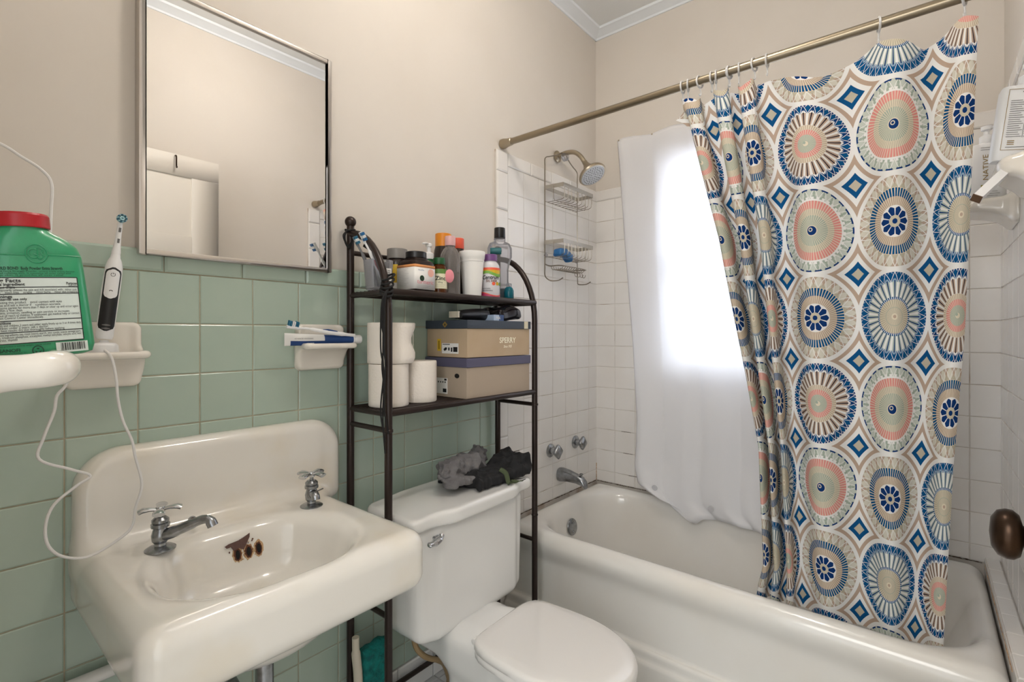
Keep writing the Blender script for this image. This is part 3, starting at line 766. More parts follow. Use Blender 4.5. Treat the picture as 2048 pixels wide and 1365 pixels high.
# amplitude of the folds along the fabric; columns are one print pitch wide
NC=9.0           # print columns across the fabric
def amp(c,z):    # c: column coordinate, 0 at the gathered end
    t=np.clip((c-5.55)/.5,0,1); t=t*t*(3-2*t)
    lo=1.86+.12*math.sin(c*2.3+.7); hi=.93+.25*math.sin(c*1.1+1)*0
    return lo*(1-t)+hi*t
ncu=460; cc=np.linspace(3.02,NC-.38,ncu); dc=(cc[1]-cc[0])*PITCH
def plan(z):
    jit=.18*math.sin(z*3.1); X=np.zeros(ncu);Y=np.zeros(ncu)
    am=np.array([amp(c,z) for c in cc]); ph=am*np.sin(2*PI*(cc-.02*math.sin(z*4)))+.25*np.sin(cc*1.7+z*1.4)*(cc<5.6)
    X=-np.concatenate([[0],np.cumsum(np.sin(ph))*dc])[:ncu]; Y=-np.concatenate([[0],np.cumsum(np.cos(ph))*dc])[:ncu]
    X-=np.convolve(np.pad(X,(60,60),'edge'),np.ones(121)/121,'valid')*.9
    return X,Y
zt=1.925; zb=.375; nz=90; rowsz=[zt+(zb-zt)*i/(nz-1) for i in range(nz)]
iB=int(np.searchsorted(cc,6.0))
vs=[];uvs=[]
ringc=[3.12,3.45,3.8,4.1,4.4,4.7,5.0,5.3,5.65,6.02,7.35,8.45]
yc=[]
for z in rowsz:
    X,Y=plan(z)
    yl=interp(z,[(.40,-.925),(.50,-.950),(.86,-.952),(1.077,-.925),(1.485,-.864),(1.80,-.795),(1.93,-.772)])
    yb=interp(z,[(.4,-1.050),(.9,-1.035),(1.5,-1.015),(1.93,-.985)])
    yr=interp(z,[(.4,-1.368),(.86,-1.385),(1.2,-1.405),(1.93,-1.425)])
    xc=interp(z,[(.36,-.605),(.50,-.62),(1.3,-.69),(1.93,-.752)])
    a=Y[:iB+1]; ya=yl+(a-a[0])/(a[-1]-a[0])*(yb-yl); b_=Y[iB:]; yb2=None; wc=np.interp(cc[iB:],[6,6.5,7,7.5,8,8.62],[0,.205,.448,.658,.828,1.0]); wl=(cc[iB:]-6)/2.62; wb=(b_-b_[0])/(b_[-1]-b_[0]); yb2=yb+(wc+(wb-wl)*.8)*(yr-yb)
    y=np.concatenate([ya[:-1],yb2]); amx=np.where(cc<5.6,.95,1.0)*interp(z,[(.36,.55),(.7,.85),(1.3,1.0),(1.7,.9),(1.93,.55)])
    x=xc+X*amx
    tt=(zt-z)
    for i in range(ncu):
        dmin=min(abs(cc[i]-q) for q in ringc)
        sag=(.045*min(1,dmin/.6)**1.3 if cc[i]>5.6 else .03*min(1,dmin/.3))*math.exp(-tt/.10)
        fl=.055*math.exp(-tt/.07)*max(0,1-(cc[i]-3.02)/.5)**1.2
        vs.append((x[i],y[i]+fl,z-sag-fl*.6)); uvs.append((cc[i],(z-1.124)/.236))
me=D.meshes.new('shower_curtain'); fs=[(j*ncu+i,j*ncu+i+1,(j+1)*ncu+i+1,(j+1)*ncu+i) for j in range(nz-1) for i in range(ncu-1)]
me.from_pydata(vs,[],fs); ul=me.uv_layers.new(name='UVMap')
for l in me.loops: ul.data[l.index].uv=uvs[l.vertex_index]
me.materials.append(curtain_material()); me.shade_smooth()
cur=D.objects.new('shower_curtain',me); C.objects.link(cur)
tag(cur,'white shower curtain with blue, sage and coral medallions bunched at the middle of the rod','shower curtain')
# rings
ring0=None
for n_,c_ in enumerate(ringc):
    i=int(np.searchsorted(cc,c_)); i=min(i,ncu-1); y=vs[i][1]; x=vs[i][0]; zz=vs[i][2]
    if ring0 is None:
        b=MB(); n=26; pts=[(.0175*math.sin(2*PI*k/n),0,.0175*math.cos(2*PI*k/n)-.003) for k in range(n)]
        b.tube(pts,.0026,8,closed=True); b.tube(cr([(0,0,-.020),(.004,0,-.028),(.007,.0,-.038),(.0,.0,-.045),(-.004,0,-.040)],4),.0022,6)
        ring0=b.build('curtain_ring',M['ringp']); o=ring0
    else: o=ring0.copy(); C.objects.link(o)
    o.location=(-.757,y,1.974); o.rotation_euler=(0,0,.25*math.sin(n_*2.1))
    lab='clear plastic curtain ring over the bunched folds, '+['first from the left','second from the left','third from the left','fourth from the left','fifth from the left','sixth from the left','seventh from the left','eighth from the left','last and rightmost of the crowd'][n_] if n_<9 else ['clear plastic curtain ring just right of the bunched folds','clear plastic curtain ring alone at the middle of the spread curtain','clear plastic curtain ring at the far right end of the curtain'][n_-9]
    tag(o,lab,'curtain ring','clear curtain rings on the rod')
# ================================================================ WINDOW LINER
root=thing('window_liner','sheer white vinyl sheet hung on the wall over the bathroom window','curtain',(0,0,0))
ny,nzz=150,110
def lf(u,v):
    z=2.171-(2.171-.375)*v
    yl=interp(z,[(.37,-.40),(.42,-.30),(.50,-.275),(.72,-.275),(1.1,-.244),(1.6,-.19),(2.171,-.138)])
    yr=interp(z,[(.37,-1.30),(2.171,-1.20)])
    y=yl+(yr-yl)*u
    fold=.012*(abs(math.sin(u*19+.8*v))*2-1)+.012*math.sin(u*15+.8)+.003*math.sin(u*71+5*v)
    x=-.022-.085*max(0,v-.05)**1.3-fold*(.25+.45*v)-.01*math.exp(-((u-.02)/.03)**2)
    if z<.60: x-=.02*(.60-z)/.2
    bot=.402+.05*math.exp(-(u/.10)**2)-.03*math.exp(-((u-.17)/.045)**4)+.004*math.sin(u*22)
    z=2.171-(2.171-bot)*v+.006*math.sin(u*30)*math.exp(-v*14)
    return V(min(x,-.012),y,z)
b=MB(); b.grid(lf,ny,nzz); b.build('liner_sheet',M['liner'],root,solid=.0004,ang=180)
for k in range(7):
    u=.01+.16*k; p=lf(min(u,1),0.0); b=MB(); b.cyl((p.x+.003,p.y,p.z-.003),(.006,p.y,p.z-.001),.0012); b.lathe([(.004,0),(.0035,.0015),(0,.002)],(p.x-.001,p.y,p.z-.003),10,axis=(-1,0,0)); b.build('tack',M['nickel'],root)
for u,v in ((.085,.965),(.33,.975)):
    p=lf(u,v); b=MB(); b.lathe([(0,0),(.013,.0005),(.013,.003),(0,.0035)],(p.x-.004,p.y,p.z),18,axis=(-1,0,0)); b.build('magnet_disc',pm('vinyl_magnet',(196,196,200),.5),root)
# ================================================================ OVER-TOILET RACK
RX0,RX1,RY0,RY1=-1.475,-.818,-.030,-.213
root=thing('bathroom_rack','dark brown tubular metal rack with two shelves standing over the toilet','rack',((RX0+RX1)/2,(RY0+RY1)/2,0))
hx=(RX1-RX0)/2; hy=(RY0-RY1)/2; rr=.0108
for s,nm in ((-1,'side_frame'),(1,'side_frame')):
    b=MB(); x=s*hx
    b.tube([(x,hy,.012),(x,hy,1.30),(x,hy,1.515)],rr,14)
    arc=[(x,hy,1.492)]+[(x,hy-2*hy*math.sin(t)*1.0,1.492-.245*(1-math.cos(t))) for t in np.linspace(.08,PI/2,12)]+[(x,-hy,1.15),(x,-hy,.012)]
    b.tube(arc,rr,14); b.lathe([(.0108,0),(.013,.002),(.013,.008),(.0108,.010)],(x,-hy,.93),14); b.lathe([(.0108,0),(.0125,.002),(.0125,.006),(.0108,.008)],(x,-hy,.52),14)
    b.build(nm,M['rack'],root,ang=40)
    b=MB(); b.sphere((x,hy,1.528),.0165,18); b.build('ball_finial',M['rack'],root)
    for z in (.935,.43,1.310,.979):
        b=MB(); b.tube([(x,hy,z),(x,-hy,z)],.0075,10); b.build('side_rail',M['rack'],root)
b=MB(); b.tube([(-hx,hy,1.437),(hx,hy,1.437)],.0075,10); b.build('back_rail',M['rack'],root)
b=MB(); b.tube([(-hx,hy,.075),(hx,hy,.075)],.0085,10); b.build('foot_rail',M['rack'],root)
for z,nm in ((1.314,'shelf'),(.982,'shelf')):
    b=MB(); b.tube([(-hx,-hy,z),(hx,-hy,z)],.0095,12); b.tube([(-hx,hy,z-.001),(hx,hy,z-.001)],.0065,10)
    for k in range(9):
        y=-hy+.016+(2*hy-.028)*k/8; b.tube([(-hx,y,z+.004),(hx,y,z+.004)],.0028,8)
    b.tube([(-hx,-hy,z-.001),(-hx,hy,z-.001)],.006,8); b.tube([(hx,-hy,z-.001),(hx,hy,z-.001)],.006,8); b.tube([(0,-hy,z-.001),(0,hy,z-.001)],.005,8)
    b.build(nm,M['rack'],root)
Z1=1.314+.0070; Z2=.982+.0070
def cap_(b,r,z0,z1,mi=None,n=28,rib=0): b.lathe([(r*.97,z0),(r,z0+.001),(r,z1-.0015),(r*.93,z1),(0,z1)],(0,0,0),n,mi)
# ---- top shelf, left to right
root=thing('plastic_cup','square clear plastic cup with a white barcode sticker holding toothbrushes','cup',(-1.452,-.135,Z1))
b=MB(); b.lathe([(0,.001),(.026,.001),(.029,.006),(.034,.086),(.0325,.086),(.0275,.008),(0,.006)],(0,0,0),36,sq=5); b.build('cup_wall',M['clearp'],root)
b=MB(); X0=-.012
b.b2((X0,-.0335,.018),(X0+.032,-.0315,.062),mi=0)
for k,wd in enumerate((1,.6,1.4,.5,1,1.6,.7,1,.5,1.2)): b.b2((X0+.018,-.0342,.030+k*.0028),(X0+.028,-.0334,.030+k*.0028+.0009*wd),mi=1)
for k in range(5): b.b2((X0+.003,-.0342,.026+k*.0045),(X0+.010+.002*(k%3),-.0334,.0272+k*.0045),mi=1)
b.X=None; b.build('barcode_sticker',[M['label'],M['ink']],root,smooth=False)
def toothbrush(loc,dirv,L,label,hc,bc,grip,up=(0,-1,0),cat='toothbrush',group=None,rz=0):
    t=thing('toothbrush',label,cat,loc,(0,0,0),group); d=Vector(dirv).normalized(); u=Vector(up); u=(u-d*u.dot(d)).normalized(); s=d.cross(u)
    b=MB(); b.tube(cr([d*0,d*L*.25-u*.001,d*L*.5,d*L*.68+u*.002,d*L*.84,d*L],5),[.0045]*4+[.006]*6+[.005]*5+[.003]*5+[.0045]*6,10,flat=1); b.build('handle',hc,t)
    b=MB(); b.tube([d*L*.28+u*.0035,d*L*.42+u*.004,d*L*.5+u*.0035],[.0025,.0042,.002],8); b.build('grip',grip,t)
    b=MB(); rot=Matrix((d,s,u)).transposed()
    for i in range(6):
        for j in range(3): b.box(d*(L*.86+L*.024*i)+s*(.0032*(j-1))+u*(.0095+.001*(i%2)),(.0016,.0013,.0065),rot,mi=(i//2)%2)
    b.build('bristles',bc,t,smooth=False); return t
BR=[M['blue'],M['white']]
toothbrush((-1.434,-.148,1.334),(-.080,.004,.135),.165,'white and coral toothbrush with blue bristles leaning out of the clear cup',M['white'],BR,M['red'],up=(-.3,-1,.1))
toothbrush((-1.438,-.115,1.334),(-.062,.022,.130),.155,'grey toothbrush leaning behind the white one in the clear cup',pm('grey_plastic',(120,120,122),.4),[M['bristle'],M['white']],M['black'],up=(-.3,-1,.1))
root=thing('razor','black disposable razor leaning at the left side of the clear cup','razor',(-1.442,-.120,1.336))
b=MB(); b.tube([(0,0,0),(-.022,.012,.10)],.003,8); b.build('handle',M['black'],root)
b=MB(); b.box((-.024,.010,.106),(.018,.004,.0035),Matrix.Rotation(.4,3,'Y')); b.build('blade_head',M['blackm'],root)
# straps tied to the rack
def strand(pts,r,k=7): b=MB(); b.tube(cr(pts,k),r,7); return b
b=MB()
for k in range(4): b.tube(cr([(0,0,.012),(-.020-.003*k,-.010,.004-.004*k),(-.028+.002*k,-.014,-.022-.004*k),(-.014,-.014,-.044+.003*k),(0,-.012,-.02),(.008,-.008,.004)],6),.0026,7)
b.tube([(.0142*math.cos(2*PI*i/18),.0142*math.sin(2*PI*i/18),.010+.002*math.sin(i)) for i in range(18)],.0028,7,closed=True)
o=b.build('hair_elastic',M['blackm']); o.location=(RX0,RY0,1.492); tag(o,'black elastic bands looped on the rack post under the left ball finial','hair elastic')
b=MB()
for k in range(5): b.tube([(.0155*math.cos(2*PI*i/20+k)-.002*k,.0165*math.sin(2*PI*i/20+k),.022-.011*k+.010*math.cos(2*PI*i/20+k*.7)) for i in range(20)],.0030,7,closed=True)
for k,(dx,L) in enumerate(((0,.27),(-.004,.42),(.003,.45),(.006,.40))):
    b.tube(cr([(-.010,-.012,-.01),(-.029+dx,-.016,-.05),(-.031+dx,-.014,-L*.4),(-.026+dx+.004*math.sin(k*2),-.015,-L*.55),(-.031+dx,-.014,-L*.8),(-.024+dx+.008*(k%2),-.014,-L)],7),.0021,6)
o=b.build('shoelace',M['blackm']); o.location=(RX0,RY1,1.330); tag(o,'black cord knotted to the front left rack post and hanging down','cord')
def pill_jar(loc,label,lid_c,body,bands,r=.034,h=.095):
    t=thing('supplement_jar',label,'jar',loc); b=MB(); b.lathe([(0,0),(r*.93,0),(r,.004),(r,h*.72),(r*.93,h*.8),(r*.72,h*.83),(r*.72,h*.86)],(0,0,0),32); b.build('jar_body',body,t)
    b=MB(); cap_(b,r*.86,h*.84,h*1.08); b.build('lid',lid_c,t)
    b=MB()
    for z0,z1,mi in bands: b.lathe([(r+.0004,h*z0),(r+.0004,h*z1)],(0,0,0),32,mi=mi)
    b.build('label',[M['yellow'],M['label'],M['ink']],t); return t
pill_jar((-1.343,-.078,Z1),'dark jar with grey lid and yellow label behind the turmeric jar',pm('grey_lid',(134,130,126),.4),M['darkp'],[(.05,.25,1),(.25,.68,0)],h=.128,r=.036)
# turmeric: dark square jar with a white wrap label showing two faces
root=thing('turmeric_jar','square dark jar with black lid and white turmeric label','jar',(-1.334,-.157,Z1),(0,0,R(2)))
b=MB(); q=.041
b.lathe([(0,0),(q*.95,0),(q,.004),(q,.083),(q*.9,.093),(q*.66,.098),(q*.66,.103)],(0,0,0),40,sq=9); b.build('jar_body',M['darkp'],root)
b=MB(); cap_(b,.031,.103,.122); b.build('lid',M['black'],root)
b=MB(); e=q+.0012; o_=.0
z0,z1=.008,.080
b.add([V(-e,.036,z0),V(-e,-.038,z0),V(-.038,-e,z0),V(.037,-e,z0),V(-e,.036,z1),V(-e,-.038,z1),V(-.038,-e,z1),V(.037,-e,z1)],[(0,1,5,4),(1,2,6,5),(2,3,7,6)],0)
b.add([V(-e-.0003,.036,z1-.008),V(-e-.0003,-.038,z1-.008),V(-.038,-e-.0003,z1-.008),V(.037,-e-.0003,z1-.008),V(-e-.0003,.036,z1),V(-e-.0003,-.038,z1),V(-.038,-e-.0003,z1),V(.037,-e-.0003,z1)],[(0,1,5,4),(1,2,6,5),(2,3,7,6)],1)
lab=b.build('label',[M['label'],pm('turmeric_band',(222,150,90),.5)],root,solid=.0008)
pf=plane((-.034,-e-.001,0),(1,0,0),(0,0,1)); ps=plane((-e-.001,.033,0),(0,-1,0),(0,0,1))
T=[text('t','turmeric',.0175,M['pink'],root,lambda x,y:pf(x,y+.024),fit=.064)]
T+=[text('t','NatureWise',.0055,M['blue'],root,lambda x,y:pf(x+.004,y+.062),fit=.022)]
for k in range(3): T.append(text('t','-----------------',.004,M['inkg'],root,lambda x,y,k=k:pf(x,y+.018-.0045*k),fit=.05-.008*k))
for k in range(11): T.append(text('t','— — —— — —',.0045,M['inkg'],root,lambda x,y,k=k:ps(x+.004,y+.066-.0047*k),fit=.046-.01*(k%3)))
joinmesh(T,'lettering')
b=MB(); b.lathe([(.0118,.0002),(0,.0004)],(.020,-e-.0006,.058),24,mi=0,axis=(0,-1,0)); b.lathe([(.0085,.0006),(.0075,.0006)],(-.015,-e-.0006,.040),24,mi=1,axis=(0,-1,0)); b.lathe([(.0055,.0006),(0,.0006)],(-.015,-e-.0006,.040),20,mi=2,axis=(0,-1,0))
b.build('emblem',[pm('turmeric_roundel',(232,176,160),.5),M['greencap'],M['sage'] if 'sage' in M else M['inkg']],root,smooth=False)
# soap pump bottle behind
root=thing('pump_bottle','clear green soap bottle with a white pump behind the zinc bottle','bottle',(-1.222,-.085,Z1))
b=MB(); b.lathe([(0,0),(.026,0),(.029,.004),(.029,.090),(.025,.108),(.016,.118),(.0145,.122)],(0,0,0),32,sx=1.15,sy=.8); b.build('bottle_body',M['greenp'],root)
b=MB(); b.lathe([(.0155,.120),(.0165,.121),(.0165,.138),(.012,.142),(.007,.144),(.0065,.160),(.010,.162),(.011,.169),(.007,.173),(0,.173)],(0,0,0),24); b.tube(cr([(0,0,.168),(-.018,-.006,.170),(-.034,-.011,.166)],4),[.006]*4+[.005]*4+[.0035],10,flat=.7); b.build('pump',M['white'],root)
root=thing('zinc_bottle','small green capped bottle with a cream zinc label beside the turmeric jar','bottle',(-1.255,-.172,Z1))
b=MB(); b.lathe([(0,0),(.0215,0),(.024,.003),(.024,.076),(.021,.086),(.015,.090),(.015,.094)],(0,0,0),32); b.build('bottle_body',M['amber'],root)
b=MB(); cap_(b,.0185,.092,.112); b.build('cap',M['greencap'],root)
b=MB(); b.lathe([(.0245,.016),(.0245,.062)],(0,0,0),40,mi=0); b.lathe([(.0247,.062),(.0247,.076)],(0,0,0),40,mi=1); b.build('label',[pm('cream_label',(226,220,190),.5),pm('leaf_green',(92,130,60),.5)],root)
cy=cylmap((0,0,0),.0247,R(-160),0)
joinmesh([text('t','Zinc',.017,M['ink'],root,lambda x,y:cy(x,y+.042),fit=.033,bold=.0003),text('t','50mg',.007,M['ink'],root,lambda x,y:cy(x+.008,y+.033),fit=.014),text('t','--------',.006,M['inkg'],root,lambda x,y:cy(x+.004,y+.026),fit=.026),text('t','------',.006,M['inkg'],root,lambda x,y:cy(x+.004,y+.021),fit=.022)],'lettering')
def capped(name,loc,label,r,h,ch,body,cap,cr_=.7,sq=2,sy=1,fl=True):
    t=thing(name,label,'bottle',loc); b=MB(); b.lathe([(0,0),(r*.93,0),(r,.004),(r,h*.62),(r*.9,h*.74),(r*cr_*.9,h*.84),(r*cr_*.82,h-ch)],(0,0,0),32,sq=sq,sy=sy); b.build('bottle_body',body,t)
    b=MB(); cap_(b,r*cr_,h-ch-.001,h); b.build('cap',cap,t); return t
t=capped('orange_cap_bottle',(-1.150,-.076,Z1),'dark bottle with a tall orange cap at the back of the top shelf',.034,.215,.048,M['darkp'],M['orange'],.80)
t=capped('coral_cap_bottle',(-1.073,-.068,Z1),'dark bottle with a coral flip cap behind the foam cup',.026,.212,.036,M['darkp'],M['coral'],.80)
t=capped('clear_bottle',(-1.192,-.158,Z1),'tall clear bottle with a pale pink cap and a little liquid','.',1,1,M['clearg'],M['pink']) if 0 else None
root=thing('clear_bottle','tall clear bottle with a pale pink cap, half full, beside the foam cup','bottle',(-1.188,-.150,Z1)); root.scale=(1,1,.95)
b=MB(); b.lathe([(0,0),(.028,0),(.0325,.005),(.0325,.125),(.030,.142),(.022,.158),(.016,.164),(.0155,.170)],(0,0,0),36); b.build('bottle_body',M['clearg'],root)
b=MB(); b.lathe([(0,.002),(.029,.002),(.031,.007),(.031,.080),(0,.080)],(0,0,0),32); b.build('liquid',clear('grey_liquid',(200,176,150),dens=.18),root)
b=MB(); cap_(b,.0175,.170,.202); b.build('cap',pm('pale_pink_cap',(226,178,178),.4),root)
b=MB(); n=24
b.lathe([(0,-.0035),(.012,-.003),(.0155,0),(.012,.003),(0,.0035)],(0,0,0),28,axis=(-.35,-1,.0),sx=1,sy=1.35)
o=b.build('foam_puff',M['pink']); o.location=(-1.238,-.204,Z1+.060); tag(o,'pink oval makeup puff leaning on the clear bottle','makeup puff')
o.location=(-1.238,-.200,Z1+.056)
root=thing('foam_cup','tall white foam cup standing in the middle of the top shelf','cup',(-1.092,-.155,Z1))
b=MB(); b.lathe([(0,.003),(.027,.003),(.029,0),(.031,.001),(.0395,.118),(.041,.119),(.0412,.128),(.0425,.130),(.0445,.150),(.0435,.153),(.0405,.153),(.028,.008),(0,.007)],(0,0,0),48); b.build('cup_wall',M['foam'],root)
root=thing('vitamin_bottle','white and silver multivitamin bottle with a purple cap right of the foam cup','bottle',(-1.015,-.168,Z1))
b=MB(); r=.0335
b.lathe([(0,0),(r*.94,0),(r,.004),(r,.100),(r*.93,.114),(r*.74,.124),(.021,.127),(.021,.130)],(0,0,0),36); b.build('bottle_body',M['silver'],root)
b=MB(); b.lathe([(.0235,.129),(.0245,.130),(.0245,.150),(.022,.152),(0,.152)],(0,0,0),40); b.build('cap',M['purplecap'],root)
b=MB(); rl=r+.0004
def band_(b,r,f0,f1,mi,a0=-200,a1=20,n=40):
    vs=[];fs=[]
    for i in range(n+1):
        a=R(a0+(a1-a0)*i/n); t=i/n
        for z in (f0(t),f1(t)): vs.append((r*math.cos(a),r*math.sin(a),z))
    for i in range(n): fs.append((2*i,2*i+2,2*i+3,2*i+1))
    b.add(vs,fs,mi)
band_(b,rl,lambda t:.083+.006*math.sin(t*9),lambda t:.100,0); band_(b,rl+.0002,lambda t:.078+.006*math.sin(t*9),lambda t:.088+.005*math.sin(t*9),1)
band_(b,rl+.0002,lambda t:.096,lambda t:.106-.002,2,-200,20); band_(b,rl,lambda t:.004,lambda t:.012+.006*math.cos(t*7),3)
band_(b,rl+.0002,lambda t:.012+.006*math.cos(t*7),lambda t:.015+.006*math.cos(t*7),2)
cy0=-.010
for k,c_ in enumerate((0,4,4)): 
    a=R(-118+k*24); b.lathe([(.0062,.0004),(0,.0006)],((rl)*math.cos(a),(rl)*math.sin(a),.049),16,mi=(2,0,1)[k],axis=(math.cos(a),math.sin(a),0))
b.build('label',[M['yellow'],pm('leaf_band',(120,170,70),.5),M['coral'],M['magenta']],root,ang=60)
cy=cylmap((0,0,0),rl,R(-188),0,.0008)
joinmesh([text('t','Centrum',.019,M['ink'],root,lambda x,y:cy(x,y+.064),fit=.062,bold=.0004,shear=.15),text('t','SILVER',.011,pm('brown_ink',(120,70,50),.5),root,lambda x,y:cy(x+.014,y+.054),fit=.040,bold=.0002,shear=.15),
  text('t','MULTIVITAMIN',.006,M['ink'],root,lambda x,y:cy(x+.002,y+.030),fit=.028),text('t','MULTIMINERAL',.006,M['ink'],root,lambda x,y:cy(x+.002,y+.023),fit=.036)],'lettering')
root=thing('dark_dropper_bottle','slim black bottle with a white cap behind the multivitamin bottle','bottle',(-.955,-.125,Z1))
b=MB(); b.lathe([(0,0),(.024,0),(.026,.004),(.026,.105),(.022,.125),(.0125,.143),(.012,.148)],(0,0,0),32); b.build('bottle_body',M['black'],root)
b=MB(); cap_(b,.0145,.147,.163); b.build('cap',M['white'],root)
b=MB(); b.lathe([(.0264,.020),(.0264,.090)],(0,0,0),32,mi=0); b.lathe([(.0266,.084),(.0266,.090)],(0,0,0),32,mi=1)
for k in range(6): b.lathe([(.0266,.030+.009*k),(.0266,.032+.009*k)],(0,0,0),32,mi=1)
b.build('label',[pm('rose_label',(176,140,150),.5),M['ink']],root)
root=thing('mouthwash_bottle','large clear mouthwash bottle with a black cap and teal liquid in its foot','bottle',(-.880,-.094,Z1),(0,0,R(-30))); root.scale=(1,1,.93)
b=MB(); b.lathe([(0,0),(.036,0),(.041,.006),(.041,.040),(.036,.060),(.030,.080),(.030,.130),(.036,.160),(.042,.180),(.042,.215),(.034,.235),(.020,.243),(.018,.247),(.020,.249),(.018,.262)],(0,0,0),40,sx=1.15,sy=.72); b.build('bottle_body',M['clearp'],root)
b=MB(); b.lathe([(0,.003),(.033,.003),(.0385,.008),(.0385,.040),(.036,.050),(0,.050)],(0,0,0),36,sx=1.13,sy=.70); b.build('liquid',M['teal'],root)
b=MB(); b.lathe([(.0205,.256),(.0215,.258),(.0205,.296),(.019,.298),(0,.298)],(0,0,0),36); b.build('cap',M['black'],root)
b=MB(); band_(b,.0425,lambda t:.186,lambda t:.212,0,-150,-95); b.X=None; 
for i,p in enumerate(b.v): b.v[i]=V(p.x*1.16,p.y*.74,p.z)
b.build('label',[pm('teal_label',(40,104,110),.5)],root,solid=.0005)
root=thing('travel_bottle','small bottle of teal liquid at the front right of the top shelf','bottle',(-.893,-.150,Z1))
b=MB(); b.lathe([(0,0),(.017,0),(.0185,.003),(.0185,.036),(.014,.046),(.009,.050)],(0,0,0),28); b.build('bottle_body',M['teal'],root)
b=MB(); cap_(b,.0105,.050,.062); b.build('cap',M['clearp'],root)
# ---- lower shelf
def roll(loc,label,r,h,def_=0,rot=(0,0,0)):
    t=thing('toilet_roll',label,'toilet roll',loc,rot,'toilet rolls on the lower shelf'); b=MB(); n=56
    def rg(rad,z,amp_=1): return [V(rad*(1+def_*amp_*max(0,math.cos(2*PI*i/n+.5))**2*math.sin(z*70))*math.cos(2*PI*i/n),rad*(1+def_*amp_*max(0,math.cos(2*PI*i/n+.5))**2*math.sin(z*70))*math.sin(2*PI*i/n),z) for i in range(n)]
    b.rings([rg(r*.30,0,0),rg(r*.97,0),rg(r,.002)]+[rg(r,h*k/8) for k in range(1,8)]+[rg(r,h-.002),rg(r*.98,h),rg(r*.31,h-.0005,0),rg(r*.30,h-.004,0)],cap=False)
    b.add([V(r*.9999*math.cos(-.9),r*math.sin(-.9)-.0006,.003),V(r*math.cos(-.9)+.003,r*math.sin(-.9)+.0012,.003),V(r*math.cos(-.9)+.003,r*math.sin(-.9)+.0012,h-.003),V(r*.9999*math.cos(-.9),r*math.sin(-.9)-.0006,h-.003)],[(0,1,2,3)])
    b.build('paper',M['paper'],t,ang=50)
    b=MB(); b.lathe([(r*.30,.001),(r*.30,h-.002),(r*.275,h-.002),(r*.275,.001),(r*.30,.001)],(0,0,0),28); b.build('core',pm('cardboard_tube',(150,122,92),.85),t); return t
roll((-1.407,-.122,Z2),'white toilet roll at the bottom of the stack of two, leftmost on the lower shelf',.0575,.122)
roll((-1.398,-.118,Z2+.1235),'slightly crushed white toilet roll stacked on top of another one',.066,.118,.10)
roll((-1.285,-.120,Z2),'single white toilet roll between the stack and the shoeboxes',.0485,.126)
def shoebox(name,label,x0,x1,y0,y1,z0,hb,hl,body,lid,ov=.004,rz=0):
    t=thing(name,label,'shoebox',(x0,y0,z0),(0,0,rz)); W_=x1-x0; L_=y1-y0
    b=MB(); b.b2((0,0,0),(W_,L_,hb)); b.build('box_body',body,t,bevel=.0012,smooth=False)
    b=MB(); b.b2((-ov,-ov,hb+.0004),(W_+ov,L_+ov,hb+hl)); b.build('lid',lid,t,bevel=.0016,smooth=False); return t,W_,L_
t,W_,L_=shoebox('shoebox','tan shoebox with a purple grey lid, the lower one of the two',-1.168,-.842,-.206,-.012,Z2,.100,.030,M['card2'],M['purple'])
b=MB(); b.b2((-.0012,.090,.010),(-.0002,.145,.062),mi=0)
for k in range(12): b.b2((-.0018,.094+.0014*k,.015),(-.0012,.0948+.0014*k+.0004*(k%3),.027),mi=1)
for k in range(4): b.b2((-.0018,.098+.011*k,.046),(-.0012,.102+.011*k,.051),mi=1)
b.b2((-.0018,.093,.054),(-.0012,.104,.060),mi=1)
b.build('size_label',[M['label'],M['ink']],t,smooth=False)
b=MB(); b.lathe([(.011,.0),(0,.0005)],(-.0006,.045,.072),20,mi=0,axis=(-1,0,0),sx=1.0,sy=.7); b.build('finger_hole',M['dark'],t,smooth=False)
zz=Z2+.132
t,W_,L_=shoebox('shoebox','tan shoebox with a dark navy lid and cream Sperry lettering, stacked on top',-1.166,-.842,-.206,-.012,zz,.094,.028,M['card'],M['navy'])
pz=plane((.155,-.0006,0),(1,0,0),(0,0,1)); cream_=pm('cream_ink',(255,250,228),.5)
joinmesh([text('t','SPERRY',.0265,cream_,t,lambda x,y:pz(x,y+.046),fit=.088,bold=.0005),text('t','Since 1935',.0125,cream_,t,lambda x,y:pz(x+.022,y+.029),fit=.044,shear=.3,bold=.0002)],'lettering')
b=MB(); b.b2((-.0012,.040,.012),(-.0002,.118,.046),mi=0)
for k in range(14): b.b2((-.0018,.044+.0014*k,.018),(-.0012,.0448+.0014*k+.0004*(k%3),.034),mi=1)
for k in range(3): b.b2((-.0018,.068+.013*k,.018+.004*k),(-.0012,.074+.013*k,.032),mi=1)
b.b2((-.0018,.080,.041),(-.0012,.114,.0435),mi=1)
b.add([V(-.0018,.094,.024),V(-.0018,.106,.020),V(-.0018,.110,.026),V(-.0018,.100,.033)],[(0,1,2,3)],1)
b.build('size_label',[M['label'],M['ink']],t,smooth=False)
b=MB(); b.b2((-.0012,.124,.020),(-.0002,.141,.060),mi=0); b.b2((-.0016,.129,.026),(-.0012,.136,.054),mi=1); b.build('size_sticker',[M['yellow'],pm('ochre_ink',(150,116,20),.5)],t,smooth=False)
b=MB(); c_=V(-.0046,.100,.108); b.add([c_+V(0,.012,0),c_+V(0,0,-.0105),c_+V(0,-.012,0),c_+V(0,0,.0105)],[(0,1,2,3)],0); c2=c_+V(-.0004,0,0); b.add([c2+V(0,.004,-.003),c2+V(0,-.004,-.003),c2+V(0,0,.004)],[(0,1,2)],1)
b.build('lid_emblem',[M['gold'],M['ink']],t,smooth=False,solid=.0004)
b=MB(); b.b2((.288,-.0050,.0955),(.310,-.0042,.1215)); 
